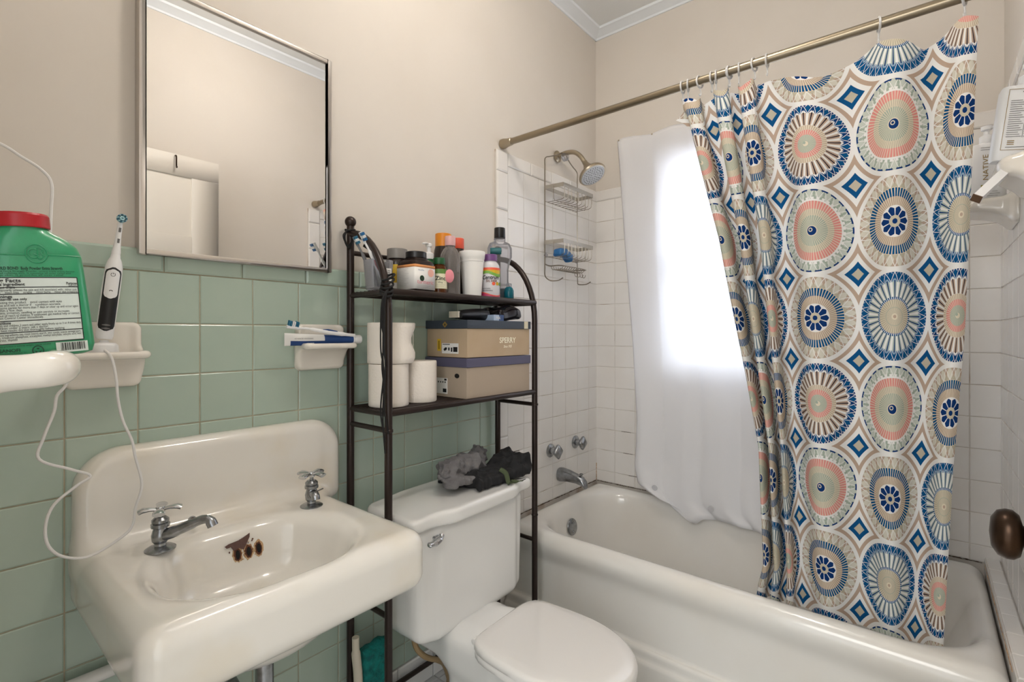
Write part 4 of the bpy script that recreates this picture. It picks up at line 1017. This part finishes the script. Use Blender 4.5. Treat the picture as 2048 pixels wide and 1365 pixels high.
b.build('lid_tape',pm('cream_tape',(218,208,180),.5),t,smooth=False)
zt2=zz+.1225
root=thing('hair_clipper','black hair clipper lying on the navy shoebox lid','hair clipper',(-1.060,-.150,zt2+.0215),(0,0,R(4)))
b=MB(); n=24
def rg(x,ry,rz_,dz=0): return [V(x,ry*math.cos(2*PI*i/n),rz_*math.sin(2*PI*i/n)+dz) for i in range(n)]
b.rings([rg(.045,.017,.0195),rg(.040,.019,.0212),rg(-.01,.018,.0205,-.001),rg(-.06,.0175,.018,-.003),rg(-.085,.019,.015,-.004),rg(-.105,.019,.010,-.007)]); b.build('clipper_body',M['black'],root)
b=MB(); b.rings([rg(.045,.0165,.019),rg(.0475,.0155,.018)],mi=0); b.rings([rg(.0476,.011,.013),rg(.0482,.0105,.0125)],mi=1); b.rings([rg(.0483,.009,.011),rg(.0487,.0085,.0105)],mi=0); b.rings([rg(.0488,.003,.006),rg(.0492,.003,.006)],mi=1); b.build('end_plate',[pm('pale_grey_plastic',(176,184,190),.4),M['black']],root)
b=MB(); b.box((-.108,0,-.006),(.006,.020,.009))
for i in range(9): b.box((-.117,-.018+.0045*i,-.004),(.005,.0012,.010),mi=1)
b.build('cutting_comb',[M['blackm'],M['ivory']],root,smooth=False)
o_=root; 
root=thing('blade_carton','small blue and white carton on the navy shoebox lid beside the clipper','carton',(-1.000,-.175,zt2))
b=MB(); b.b2((-.026,-.02,0),(.026,.02,.0205),mi=0); b.b2((-.0265,-.0205,.0005),(.0,.0205,.0201),mi=1); b.build('carton_body',[M['dblue'],pm('pale_blue_print',(186,206,230),.4)],root,smooth=False)
pz2=plane((-.018,-.021,0),(1,0,0),(0,0,1)); joinmesh([text('t','PAUL',.012,M['white'],root,lambda x,y:pz2(x,y+.006),fit=.024,shear=.2,bold=.0003)],'lettering')
def f(x,y,z):
    w_=.004*np.sin(x*70+y*40)+.003*np.sin(y*90-x*30+1)
    return rb(x,y,z-.006*np.sin(x*38+.5),(0,0,.026),(.064,.062,.024),.018)+w_*np.clip(z/.04,0,1)
o=sdfobj('pouch',f,(-.08,-.08,-.008),(.08,.08,.065),.005,pm('glossy_black_vinyl',(26,20,26),.22)); o.location=(-.902,-.116,zt2+.0005); tag(o,'crumpled glossy black pouch at the right end of the shoebox lid','pouch')
# ================================================================ CLOTHES ON THE TANK LID
def cap3(x,y,z,a,b_,ra,rb_):
    a=np.array(a);b_=np.array(b_);d=b_-a;t=np.clip(((x-a[0])*d[0]+(y-a[1])*d[1]+(z-a[2])*d[2])/(d@d),0,1)
    return np.sqrt((x-a[0]-t*d[0])**2+(y-a[1]-t*d[1])**2+((z-a[2]-t*d[2])*1.15)**2)-(ra+(rb_-ra)*t)
def f(x,y,z):
    A=np.array((-.165,-.045,.030)); B=np.array((.135,.040,.046)); d_=B-A; Ln=np.sqrt(d_@d_); u_=d_/Ln
    X=x-A[0];Y=y-A[1];Z=z-A[2]; sl=X*u_[0]+Y*u_[1]+Z*u_[2]; t=np.clip(sl/Ln,0,1)
    yc=.012*np.sin(t*7.5); zc=.008*np.sin(t*5+1)
    px=Y-u_[1]*sl-yc; pz=Z-u_[2]*sl-zc; ph=np.arctan2(pz,px)
    r=np.sqrt((sl-t*Ln)**2+px**2+(pz*1.05)**2)
    R0=.026+.016*np.sin(np.clip(t*1.05,0,1)*PI)**.7-.004*np.cos(t*17)
    fo=.0095*np.abs(np.sin(1.5*ph+11*t+.6*np.sin(9*t)))+.0055*np.abs(np.sin(3.5*ph-16*t+2))+.0022*np.sin(60*t+4*ph)
    d=r-R0-.004+fo
    d2=rb(x+.004*np.sin(y*90),y,z+.006*np.sin(x*60),(-.115,-.060,.014),(.052,.030,.015),.012)+.003*np.abs(np.sin(x*110+y*60))
    return smax(smin(d,d2,.010),-z+.001,.004)
o=sdfobj('gray_shirt',f,(-.21,-.10,-.01),(.18,.10,.11),.0034,M['gray_cloth']); o.location=(-1.110,-.150,.728); o.rotation_euler=(0,0,.10); tag(o,'gray crumpled knit shirt rolled up on top of the toilet tank','clothing')
root=thing('black_shorts','black crumpled shorts with olive drawstrings on the toilet tank lid','clothing',(-1.055,-.205,.7105))
def f(x,y,z):
    wx=x+.010*np.sin(y*40+z*30)
    d=rb(wx,y,z,(-.005,-.012,.018),(.135,.066,.020),.014)
    d=smin(d,rb(wx,y,z-.30*(x-.06)*(x>.06),(.092,-.005,.032),(.044,.058,.022),.014),.014)
    d=smin(d,rb(wx,y,z,(-.10,.080,.028),(.055,.022,.030),.010),.014)
    fo=.0055*np.abs(np.sin(24*(x*.7+y*1.1)+3.0*np.sin(17*y+12*x)+1))+.005*np.abs(np.sin(70*(y-x*.4)+2*np.sin(30*x)))+.002*np.sin(160*x+90*y)
    return smax(d+fo-.006,-z+.001,.004)
sdfobj('fabric',f,(-.17,-.10,-.01),(.17,.12,.095),.0036,M['black_cloth'],root)
def ribbon(name,pts,wd,mat,par):
    b=MB(); P=cr(pts,6); vs=[];fs=[]
    for i,p in enumerate(P):
        d=(P[min(i+1,len(P)-1)]-P[max(i-1,0)]).normalized(); s=V(.75,-.65,.1); s=(s-d*s.dot(d)).normalized()*wd
        vs+=[p-s,p+s]
    for i in range(len(P)-1): fs.append((2*i,2*i+1,2*i+3,2*i+2))
    b.add(vs,fs); return b.build(name,mat,par,solid=.0014)
ribbon('drawstring_loop',[(-.02,-.060,.046),(-.012,-.078,.034),(-.012,-.088,.010),(-.010,-.094,.003),(.004,-.090,.003)],.0075,M['olive'],root)
ribbon('drawstring_end',[(.010,-.082,.003),(.024,-.094,.002),(.034,-.100,.0016),(.044,-.102,.002)],.006,M['olive'],root)
b=MB(); b.tube([(.043,-.102,.002),(.064,-.100,.002)],.0012,6); b.build('cord_tip',M['blackm'],root)
ribbon('waist_tag',[(.118,-.040,.050),(.128,-.050,.052),(.134,-.056,.040),(.130,-.060,.030)],.008,M['olive'],root)
# ================================================================ BRUSH UNDER THE SINK
root=thing('toilet_brush','ivory handled brush with a fuzzy teal head leaning between sink and toilet','brush',(-1.428,-.085,0),(0,0,0))
b=MB(); b.tube(cr([(-.075,-.015,.345),(-.074,-.015,.30),(-.066,-.012,.24),(-.058,-.008,.16),(-.030,-.002,.06),(-.02,0,.02)],6),[.010]*6+[.0125]*12+[.011]*13,14); b.build('handle',M['ivory'],root)
def f(x,y,z): return rb(x,y,z,(-.002,.0,.150),(.046,.022,.146),.024)+.0035*np.sin(x*190)*np.sin(z*170)*np.sin(y*200)+.0025*np.sin(x*90+z*120)
sdfobj('fuzzy_head',f,(-.07,-.04,-.006),(.07,.04,.315),.005,M['tealfuzz'],root)
# wall bracket rail low on the tile at far left
root=thing('wall_rail','white enamel towel rail low on the green tile left of the sink','towel rail',(-2.13,-.0,.50))
b=MB(); b.tube([(-.17,-.030,0),(.25,-.030,0)],.013,14); b.build('bar',M['porcw'],root)
b=MB(); b.lathe([(.022,0),(.020,.008),(.014,.014),(.013,.034),(0,.036)],(.24,-.004,0),20,axis=(0,-1,0)); b.build('bracket',M['porcw'],root)
# ================================================================ PORCELAIN DISHES ON THE SINK WALL
def soap_dish(loc,label,wd,zt,zb,lip,lipx):
    def f(x,y,z):
        ol=r2(x,z,(0,(zt+zb)/2),(wd,(zt-zb)/2),.016)
        p=ext(ol,np.abs(y+.004)-.016,.010)
        ty=np.clip(-y/lip,0,1)
        bowlz=-.013-.058*np.clip(1-ty*1.7,0,1)**2
        tr=ext(r2(x,y,(0,-lip/2),(wd+lipx*ty,lip/2),.02),np.maximum(z-.004,bowlz-z),.009)
        o=smin(p,tr,.018)
        cut=ext(r2(x,y,(0,-lip*.52),(wd-.012+lipx*ty,lip*.36),.018),.0-.006-z,.006)
        return smax(o,-cut,.008)
    root=thing('soap_dish',label,'soap dish',loc)
    sdfobj('dish_body',f,(-wd-lipx-.01,-lip-.015,zb-.01),(wd+lipx+.01,.012,zt+.01),.0036,M['dish'],root); return root
soap_dish((-2.043,-.004,1.160),'white porcelain soap dish on green tile holding the electric toothbrush',.064,.064,-.074,.074,.008)
soap_dish((-1.560,-.004,1.170),'white porcelain soap dish on green tile holding toothpaste, left of the rack',.071,.055,-.072,.082,.010)
# electric toothbrush and its charger
d=V(.15,0,1).normalized()
root=thing('toothbrush_charger','white toothbrush charging base in the soap dish with its long looping cord','charger',(-2.050,-.048,1.158))
b=MB(); b.lathe([(0,0),(.021,0),(.0225,.004),(.0215,.018),(.017,.022),(.008,.023),(.006,.028),(0,.028)],(0,0,0),32,sx=1.1,sy=.9); b.build('charging_base',M['white'],root)
o0=V(-2.050,-.048,1.158)
cordp=[(-2.052,-.066,1.166),(-2.046,-.092,1.150),(-2.041,-.100,1.110),(-2.038,-.100,1.068),(-2.030,-.100,1.025),(-2.016,-.100,.985),(-2.010,-.100,.95),(-1.999,-.100,.891),(-2.010,-.1,.845),(-2.014,-.1,.815),(-2.030,-.104,.797),(-2.081,-.108,.776),(-2.118,-.108,.786),(-2.140,-.105,.812),(-2.144,-.102,.850),(-2.132,-.100,.885),(-2.100,-.098,.912),(-2.080,-.096,.926),(-2.108,-.096,.944),(-2.152,-.098,.972),(-2.146,-.098,1.01),(-2.132,-.098,1.055),(-2.128,-.10,1.085),(-2.114,-.105,1.115),(-2.125,-.13,1.20),(-2.143,-.150,1.32),(-2.143,-.150,1.408),(-2.142,-.150,1.462),(-2.155,-.150,1.484),(-2.180,-.150,1.500),(-2.215,-.150,1.518),(-2.30,-.15,1.53)]
b=MB(); b.tube(cr([V(*p)-o0 for p in cordp],6),.0026,8); b.build('power_cord',M['cord'],root)
root=thing('electric_toothbrush','white and black electric toothbrush standing tilted on its charger','electric toothbrush',(-2.050,-.048,1.1865),(0,R(6.3),0))
b=MB(); b.lathe([(0,.002),(.0125,.002),(.0145,.008),(.0150,.06),(.0155,.11),(.0145,.150),(.0115,.163),(.0085,.170),(.0078,.176),(0,.176)],(0,0,0),32); b.build('handle',M['white'],root)
az=R(-100)
def wrap(r,zc,hw,hh,n=24,sq=2.6):
    vs=[(r*math.cos(az),r*math.sin(az),zc)]
    for i in range(n):
        a=2*PI*i/n; ca,sa=math.cos(a),math.sin(a); k=1/((abs(ca)**sq+abs(sa)**sq)**(1/sq)); th=az+hw*k*ca; vs.append((r*math.cos(th),r*math.sin(th),zc+hh*k*sa))
    return vs,[(0,i+1,(i+1)%n+1) for i in range(n)]
def strip_patch(b,r0,z0,z1,hw,mi,rnd=.012,n=14,m=10):
    vs=[];fs=[]
    for j in range(n+1):
        z=z0+(z1-z0)*j/n; e=min(z-z0,z1-z); w_=hw*math.sqrt(max(0.02,1-max(0,1-e/rnd)**2))
        for i in range(m+1):
            th=az-w_+2*w_*i/m; rr_=r0(z); vs.append((rr_*math.cos(th),rr_*math.sin(th),z))
    for j in range(n):
        for i in range(m): a=j*(m+1)+i; fs.append((a,a+1,a+m+2,a+m+1))
    b.add(vs,fs,mi)
rz0=lambda z:.0152+.0004
b=MB(); strip_patch(b,lambda z:.0162,.018,.148,.95,0,.012,24); strip_patch(b,lambda z:.0165,.084,.144,.74,1,.011,18)
b.build('grip_panel',[M['black'],M['white']],root,ang=60)
b=MB()
def ringpatch(r,zc,ro,ri,mi,a0=0,a1=2*PI,n=24):
    vs=[];fs=[]
    for i in range(n+1):
        a=a0+(a1-a0)*i/n
        for q in (ri,ro): th=az+q*math.cos(a)/r; vs.append((r*math.cos(th),r*math.sin(th),zc+q*math.sin(a)))
    for i in range(n): fs.append((2*i,2*i+1,2*i+3,2*i+2))
    b.add(vs,fs,mi)
ringpatch(.0168,.133,.0040,.0032,0,R(115),R(425)); strip_patch(b,lambda z:.0168,.1335,.1375,.03,0,.001,3,2); b.build('power_mark',M['ink'],root)
b=MB(); ringpatch(.0168,.098,.0035,.0022,0,R(20),R(160),8); b.build('mode_mark',M['ink'],root)
b=MB()
for zc in (.030,.023): strip_patch(b,lambda z:.0168,zc-.0018,zc+.0018,.42,1,.001,3,10)
b.build('maker_mark',[M['ink'],M['inkg']],root)
b=MB(); b.lathe([(.0075,.176),(.0078,.182),(.0062,.196),(.0050,.212),(.0045,.236),(.0042,.248),(0,.250)],(0,0,0),20)
for z in (.205,.228): b.box((0.0007*0,-.0054,z),(.0018,.0014,.0045),mi=1)
b.build('brush_neck',[M['white'],M['inkg']],root)
b=MB(); b.lathe([(.0068,0),(.0072,.004),(0,.005)],(0,-.001,.252),18,axis=(0,-1,0),mi=0)
for i in range(14):
    a=2*PI*i/14; b.box((.0072*math.cos(a),-.009,.252+.0072*math.sin(a)),(.0010,.0052,.0022),Matrix.Rotation(-a,3,'Y'),mi=1+(i%2))
for i in range(6):
    a=2*PI*i/6; b.box((.003*math.cos(a),-.009,.252+.003*math.sin(a)),(.0016,.004,.0016),mi=2)
b.build('brush_head',[M['white'],M['bristle'],pm('pale_bristles',(170,214,222),.6)],root,smooth=False)
# toothpaste tube and toothbrush on the second dish
root=thing('toothpaste_tube','flattened white and blue toothpaste tube with a white cap lying on the soap dish','toothpaste',(-1.575,-.056,1.1825),(0,0,R(-5)))
b=MB(); n=28
def tr(x,hy_,hz,dz=0): return [V(x,hy_*math.cos(2*PI*i/n),hz*math.sin(2*PI*i/n)+dz) for i in range(n)]
secs=[(-.105,.0009,.0170,.001),(-.09,.0024,.0165,.001),(-.05,.006,.0155,.0),(0,.0085,.0135,0),(.04,.010,.0120,0),(.068,.0115,.0115,0),(.080,.0148,.015,0),(.0825,.0143,.0145,0)]
b.rings([tr(x,a,c,dz) for x,a,c,dz in secs])
for k,fc in enumerate(b.f):
    c_=sum((b.v[i] for i in fc),V(0,0,0))/len(fc)
    b.mi[k]=1 if (c_.x>-.002 or (c_.z<-.004 and c_.x>-.088)) else 0
b.build('tube_body',[M['label'],M['dblue']],root,ang=60)
b=MB(); b.lathe([(.0150,.0825),(.0158,.084),(.0128,.088),(.0125,.108),(.0115,.110),(0,.110)],(0,0,0),28,axis=(1,0,0))
b.build('cap',M['white'],root)
pt=lambda x,y:(x-.080,-.0245+.0*y+.010*y*0+(-.0015),y*.9-.0045)
joinmesh([text('t','CREST',.0055,M['label'],root,lambda x,y:(-.050+x,-.0087,-.0125+y),fit=.020,bold=.0002),text('t','ADVANCED WHITENING',.005,M['inkg'],root,lambda x,y:(-.082+x,-.0082,.0015+y),fit=.050)],'lettering')
toothbrush((-1.490,-.074,1.194),(-.185,.004,.022),.196,'white toothbrush with blue bristles lying across the toothpaste tube',M['white'],[M['bristle'],M['white']],M['dblue'],up=(0,-.25,1))
# ================================================================ SHELF DISH + POWDER BOTTLE ON THE LEFT WALL
def wall_shelf(name,loc,sx,L,wd,label,drop=.085,th=.018,pc=-.055,ph=.085):
    # projects along +x*sx from the wall at x=0, half width wd in y, top at z=0
    def f(x,y,z):
        X=x*sx
        t=np.clip(X/L,0,1)
        bot=-.046-drop*np.clip(1-X/.10,0,1)**2.2+.010*t
        ol=r2(X,y,(L/2-.03,0),(L/2+.03,wd),.040)
        o=ext(ol,np.maximum(z,bot-z),th)
        pl=ext(r2(y,z,(0,pc),(wd+.012,ph),.02),np.abs(X)-.010,.006)
        o=smin(o,pl,.03)
        cut=ext(r2(X,y,(L/2-.01,0),(L/2-.016,wd-.016),.03),-.014-z,.008)
        o=smax(o,-cut,.012)
        return smax(o,-X-.0,.002)
    root=thing(name,label,'soap dish',loc)
    lo=(-.01,-wd-.03,-.16) if sx>0 else (-L-.02,-wd-.03,-.16); hi=(L+.02,wd+.03,.04) if sx>0 else (.01,wd+.03,.04)
    sdfobj('dish_body',f,lo,hi,.0042,M['dish'],root); return root
wall_shelf('soap_dish',(XL,-.560,1.1815),1,.152,.085,'thick white porcelain dish on the left wall under the green powder bottle')
root=thing('powder_bottle','green body powder bottle with red cap tilted on the left wall dish','powder bottle',(-2.199,-.540,1.1730)); root.scale=(.85,.85,.98)
rotm=Matrix.Rotation(R(-5.0),4,'Y')
# facing: local -y looks at the camera; local x runs to the right in the photo
root.rotation_euler=rotm.to_euler()
W2=.0505
b=MB()
def sec(hx_,hy_,z,sq=3.2,n=56): 
    out=[]
    for i in range(n):
        a=2*PI*i/n; ca,sa=math.cos(a),math.sin(a); k=1/((abs(ca)**sq+abs(sa)**sq)**(1/sq)); out.append(V(hx_*k*ca,hy_*k*sa,z))
    return out
rs=[(.040,.018,0,3),(.050,.024,.003,3.2),(.0530,.0265,.012,3.4),(.0520,.0265,.05,3.4),(.0500,.0265,.10,3.4),(.0492,.0262,.116,3.4),(.0488,.0255,.1175,3.4),(.0486,.0262,.119,3.3),(.0470,.0262,.128,3),(.0415,.025,.1375,2.6),(.034,.0235,.1435,2.2),(.0272,.0225,.1485,2),(.0262,.0225,.152,2)]
b.rings([[p+V(-.009*min(1,max(0,(q[2]-.125)/.02)),0,0) for p in sec(*q)] for q in rs]); b.build('bottle_body',M['gb'],root,ang=50)
b=MB(); n=72
pr=[(.0285,.150),(.0292,.151),(.0292,.164),(.0275,.1665),(.020,.1672)]
vs=[];fs=[]
for r_,z in pr:
    for i in range(n): a=2*PI*i/n; q=r_+(.0004 if i%2 else 0); vs.append((q*math.cos(a)-.009,q*math.sin(a)*.9,z))
for j in range(len(pr)-1):
    for i in range(n): fs.append((j*n+i,j*n+(i+1)%n,(j+1)*n+(i+1)%n,(j+1)*n+i))
fs.append(tuple(range(n))[::-1]); fs.append(tuple(range((len(pr)-1)*n,len(pr)*n))); b.add(vs,fs); b.build('cap',M['red'],root,ang=25)
yf=-.0272
def fm(x,y):   # follow the front of the bottle
    hx_=.0530-.0030*min(max(y,0)/.1,1); t=min(abs(x)/hx_,.999); return V(x,-.0268*(1-t**3.4)**(1/3.4)-.0007,y)
b=MB()
for i in range(12):
    x0=-.050+.0885*i/12; x1=-.050+.0885*(i+1)/12; b.add([fm(x0,.018),fm(x1,.018),fm(x1,.092),fm(x0,.092)],[(0,1,2,3)],0)
for z in (.018,.0305,.0435,.0735,.081,.092):
    for i in range(12):
        x0=-.050+.0885*i/12; x1=-.050+.0885*(i+1)/12; b.add([fm(x0,z-.0005)-V(0,.0003,0),fm(x1,z-.0005)-V(0,.0003,0),fm(x1,z+.0005)-V(0,.0003,0),fm(x0,z+.0005)-V(0,.0003,0)],[(0,1,2,3)],1)
for x in (-.050,.0385):
    b.add([fm(x-.0005,.018)-V(0,.0003,0),fm(x+.0005,.018)-V(0,.0003,0),fm(x+.0005,.092)-V(0,.0003,0),fm(x-.0005,.092)-V(0,.0003,0)],[(0,1,2,3)],1)
b.build('drug_facts_label',[M['gblab'],M['ink']],root,smooth=False)
ink2=pm('dark_green_ink',(12,52,36),.5)
def L_(s_,x0,z,sz,fit,ink=M['ink'],bold=0): return text('t',s_,sz,ink,root,lambda x,y:fm(x0+x,z+y)-V(0,.0006,0),fit=fit,bold=bold)
T=[L_('Drug Facts',-.0485,.0868,.0058,.030,bold=.00012),L_('Active ingredient',-.0485,.0830,.0044,.034,bold=.0001),L_('Menthol 0.8%',-.0485,.0795+.0,.0038,.024) ,L_('Purpose',.0262,.0838,.0042,.0112,bold=.0001),L_('Anti-itch',.0282,.0805+.0006,.0034,.009),
 L_('Uses  temporarily relieves the pain and itch associated with:  minor cuts',-.0485,.0768,.0036,.0850),L_('sunburn     insect bites     scrapes     minor burns     minor skin irritations',-.0470,.0742,.0036,.0840),
 L_('Warnings',-.0485,.0695,.0042,.0210,bold=.0001),L_('For external use only',-.0485,.0666,.0038,.0340,bold=.00008),L_('When using this product    avoid contact with eyes',-.0485,.0630,.0038,.0680),L_('Stop use and ask a doctor if    condition worsens',-.0485,.0600,.0036,.0660),
 L_('symptoms persist for more than 7 days or clear up and occur again',-.0460,.0570,.0036,.0820),L_('within a few days',-.0440,.0543,.0036,.0240),L_('redness, irritation, swelling or pain persists or increases',-.0460,.0515,.0036,.0720),
 L_('Keep out of reach of children. If swallowed, get medical help or contact',-.0485,.0485,.0036,.0850),L_('a Poison Control Center immediately.',-.0485,.0458,.0036,.0480),
 L_('Directions',-.0480,.0402,.0040,.0160,bold=.0001),L_('adults and children 2 years and older: apply freely up to 3 or 4 times daily',-.0460,.0374,.0036,.0830),L_('children under 2 years: ask a doctor',-.0460,.0346,.0036,.0490),L_('for best results dry skin thoroughly before applying',-.0460,.0318,.0036,.0650),
 L_('Inactive ingredients zea mays (corn) starch, zinc oxide, acacia senegal gum,',-.0480,.0270,.0036,.0840),L_('silica, tricalcium phosphate, eucalyptol, methyl salicylate, salicylic acid, zinc',-.0480,.0242,.0036,.0840),L_('stearate, thymol',-.0480,.0214,.0036,.0200),
 L_('GOLD BOND  Body Powder Extra Strength',-.0400,.1010,.0046,.0640,ink2,.0001)]
for k,fw_ in enumerate((.084,.080,.072)): T.append(L_(['Medicated Extra Strength Powder, unique triple action formula absorbs moisture,','cools and relieves itch. It contains all over relief and','relieves skin. It provides all over relief'][k][:60],-.0480,.0984-.0022*k,.0024,fw_,ink2))
T+= [L_('This product is sold by weight, not by volume.',-.0460,.0146,.0026,.050,ink2),L_('SANOFI',-.0455,.0090,.0050,.0190,ink2,.0001),L_('Distributed by Chattem, Inc.',-.0455,.0064,.0026,.0250,ink2),L_('P.O. Box 2219, Chattanooga, TN',-.0455,.0040,.0026,.0270,ink2)]
joinmesh(T,'lettering')
b=MB()
for i in range(8):
    x0=.0085+.034*i/8; x1=.0085+.034*(i+1)/8; b.add([fm(x0,.001+.003),fm(x1,.001+.003),fm(x1,.0160),fm(x0,.0160)],[(0,1,2,3)],0)
x=.0135; k=0
while x<.0385:
    wd=(.0004,.0009,.0005,.0013,.0004,.0007)[k%6]; b.add([fm(x,.0062)-V(0,.0003,0),fm(x+wd,.0062)-V(0,.0003,0),fm(x+wd,.0152)-V(0,.0003,0),fm(x,.0152)-V(0,.0003,0)],[(0,1,2,3)],1); x+=wd+(.0006,.0005,.0009,.0006,.0004)[k%5]; k+=1
b.build('barcode',[M['gblab'],M['ink']],root,smooth=False)
b=MB(); c_=(-.0095,.0085)
for r0,r1,mi in ((.0058,.0048,0),):
    vs=[];fs=[]
    for i in range(30):
        a=2*PI*i/30
        for q in(r0,r1): vs.append(fm(c_[0]+q*math.cos(a),c_[1]+q*math.sin(a))-V(0,.0003,0))
    for i in range(30): fs.append((2*i,2*i+1,(2*i+3)%60,(2*i+2)%60))
    b.add(vs,fs,mi)
for k in range(3):
    a=2*PI*k/3+PI/2; d1=V(math.cos(a),0,math.sin(a))*.0030; e1=V(-math.sin(a),0,math.cos(a))
    p=fm(*c_)-V(0,.0004,0)+d1; b.add([p+e1*.0018,p-e1*.0018,p-d1*.5-e1*.0004,p-d1*.5+e1*.0004],[(0,1,2,3)],0)
b.build('recycling_mark',ink2,root,smooth=False)
b=MB()
def emb(cx,cz,r0,a0,a1,n=24): return [fm(cx+r0*math.cos(a0+(a1-a0)*i/n),cz+r0*math.sin(a0+(a1-a0)*i/n))-V(0,-.0002,0) for i in range(n+1)]
b.tube(emb(0,.1195,.0105,0,2*PI,36),.0007,6); b.tube(emb(-.0028,.1195,.0052,R(50),R(330),16)+[fm(-.0028,.1195)+V(0,.0002,0)],.0006,6)
b.tube([fm(.0012,.1140)+V(0,.0002,0),fm(.0012,.1255)+V(0,.0002,0)],.0006,6)
b.tube([fm(.0012,.1255)]+emb(.0035,.1227,.0028,R(85),R(-85),8)+emb(.0035,.1168,.0030,R(85),R(-85),8)+[fm(.0012,.1140)],.0006,6)
b.tube([fm(-.046,.1180),fm(-.03,.1180),fm(-.0105,.1180)],.0006,6); b.tube([fm(.0105,.1180),fm(.03,.1178),fm(.046,.1176)],.0006,6)
b.build('embossed_monogram',M['gb'],root)
# ================================================================ DISHES AND BOTTLES ON THE SOUTH WALL
def south_shelf(loc,L,wd,label):
    r=wall_shelf('soap_dish',loc,1,L,wd,label,drop=.028,pc=-.026,ph=.046); r.rotation_euler=(0,0,R(90)); return r
south_shelf((-.350,YR+.004,1.575),.120,.075,'white porcelain dish on the tiled right wall under the far lotion bottle')
south_shelf((-.630,YR+.006,1.609),.064,.085,'white porcelain dish nearest the camera on the right wall, with square bar')
near=None
for o in D.objects:
    if o.name.startswith('soap_dish') and abs(o.location.x+.63)<1e-4: near=o
e0=V(.045,.050,-.030); e1=V(.102,.115,-.101); dd=(e1-e0).normalized()
b=MB(); b.tube([e0,e1],.0125,4,mi=0); b.tube([e1-dd*.0015,e1+dd*.0006],.0135,4,mi=1)
b.build('grip_bar',[M['white'],pm('brown_edge',(96,70,50),.6)],near,smooth=False)
def pump(loc,label,rot,w_,t_,h,build):
    r=thing('lotion_bottle',label,'bottle',loc,rot); b=MB()
    b.rings([sec(w_*.93,t_*.9,0,4),sec(w_,t_,.004,4),sec(w_,t_,h*.93,4),sec(w_*.93,t_*.9,h*.985,3.5),sec(w_*.6,t_*.7,h,2.5),sec(.014,.014,h+.004,2)]); b.build('bottle_body',M['white'],r,ang=50)
    b=MB(); b.lathe([(.0145,h+.003),(.0155,h+.005),(.0155,h+.022),(.010,h+.025),(.0062,h+.027),(.0062,h+.038),(.0115,h+.040),(.012,h+.050),(0,h+.051)],(0,0,0),24); b.tube([(0,0,h+.045),(.02,-.006,h+.046),(.036,-.010,h+.042)],.0045,10); b.build('pump',M['white'],r)
    build(r,w_,t_,h); return r
def far(r,w_,t_,h):
    g=lambda x,y:(x,-t_-.0008,y)
    joinmesh([text('t','NATIVE',.017,M['gold'],r,lambda x,y:(-.004-y,-t_-.0008,.060+x),fit=.070)],'lettering')
    b=MB(); b.b2((-.020,-t_-.0010,.040),(.014,-t_-.0004,.0475),mi=0)
    for k in range(3): b.b2((-.024,-t_-.0010,.016+.006*k),(.016+.005*(k%2),-t_-.0004,.0168+.006*k),mi=1)
    for k in range(2): b.b2((-.020,-t_-.0010,.145+.006*k),(.018,-t_-.0004,.1458+.006*k),mi=1)
    b.build('front_print',[pm('olive_gold',(150,140,40),.45),M['inkg']],r,smooth=False)
pump((-.372,-1.465,1.5655),'white lotion bottle with vertical gold lettering on the farther right wall dish',(0,0,R(-72)),.040,.019,.165,far)
def nearb(r,w_,t_,h):
    b=MB(); y0=-t_-.0010;y1=-t_-.0004
    for lo,hi in [((-.034,y0,.022),(-.0332,y1,.160)),((.0332,y0,.022),(.034,y1,.160)),((-.034,y0,.022),(.034,y1,.0228)),((-.034,y0,.1592),(.034,y1,.160))]: b.b2(lo,hi,mi=0)
    for k in range(18): 
        z=.052+.0048*k; b.b2((-.028,y0,z),(-.002-.003*(k%3),y1,z+.0009),mi=1); b.b2((.002,y0,z),(.028-.004*(k%4),y1,z+.0009),mi=1)
    b.b2((0-.0003,y0,.050),(.0003,y1,.138),mi=1)
    for k in range(3): b.b2((-.024,y0,.034+.004*k),(-.012,y1,.0355+.004*k),mi=0)
    b.b2((-.026,y0,.028),(.02,y1,.029),mi=1); b.b2((-.010,y0,.152),(.012,y1,.154),mi=1)
    b.build('back_print',[M['gold'],M['inkg']],r,smooth=False)
r_=pump((-.668,-1.491,1.5970),'white lotion bottle with a framed text label leaning on the nearer right wall dish',(0,0,0),.045,.020,.172,nearb)
r_.rotation_euler=(Matrix.Rotation(R(-78),4,'Z')@Matrix.Rotation(R(7),4,'Y')).to_euler()
# beam the view layer so parented transforms are current
bpy.context.view_layer.update()
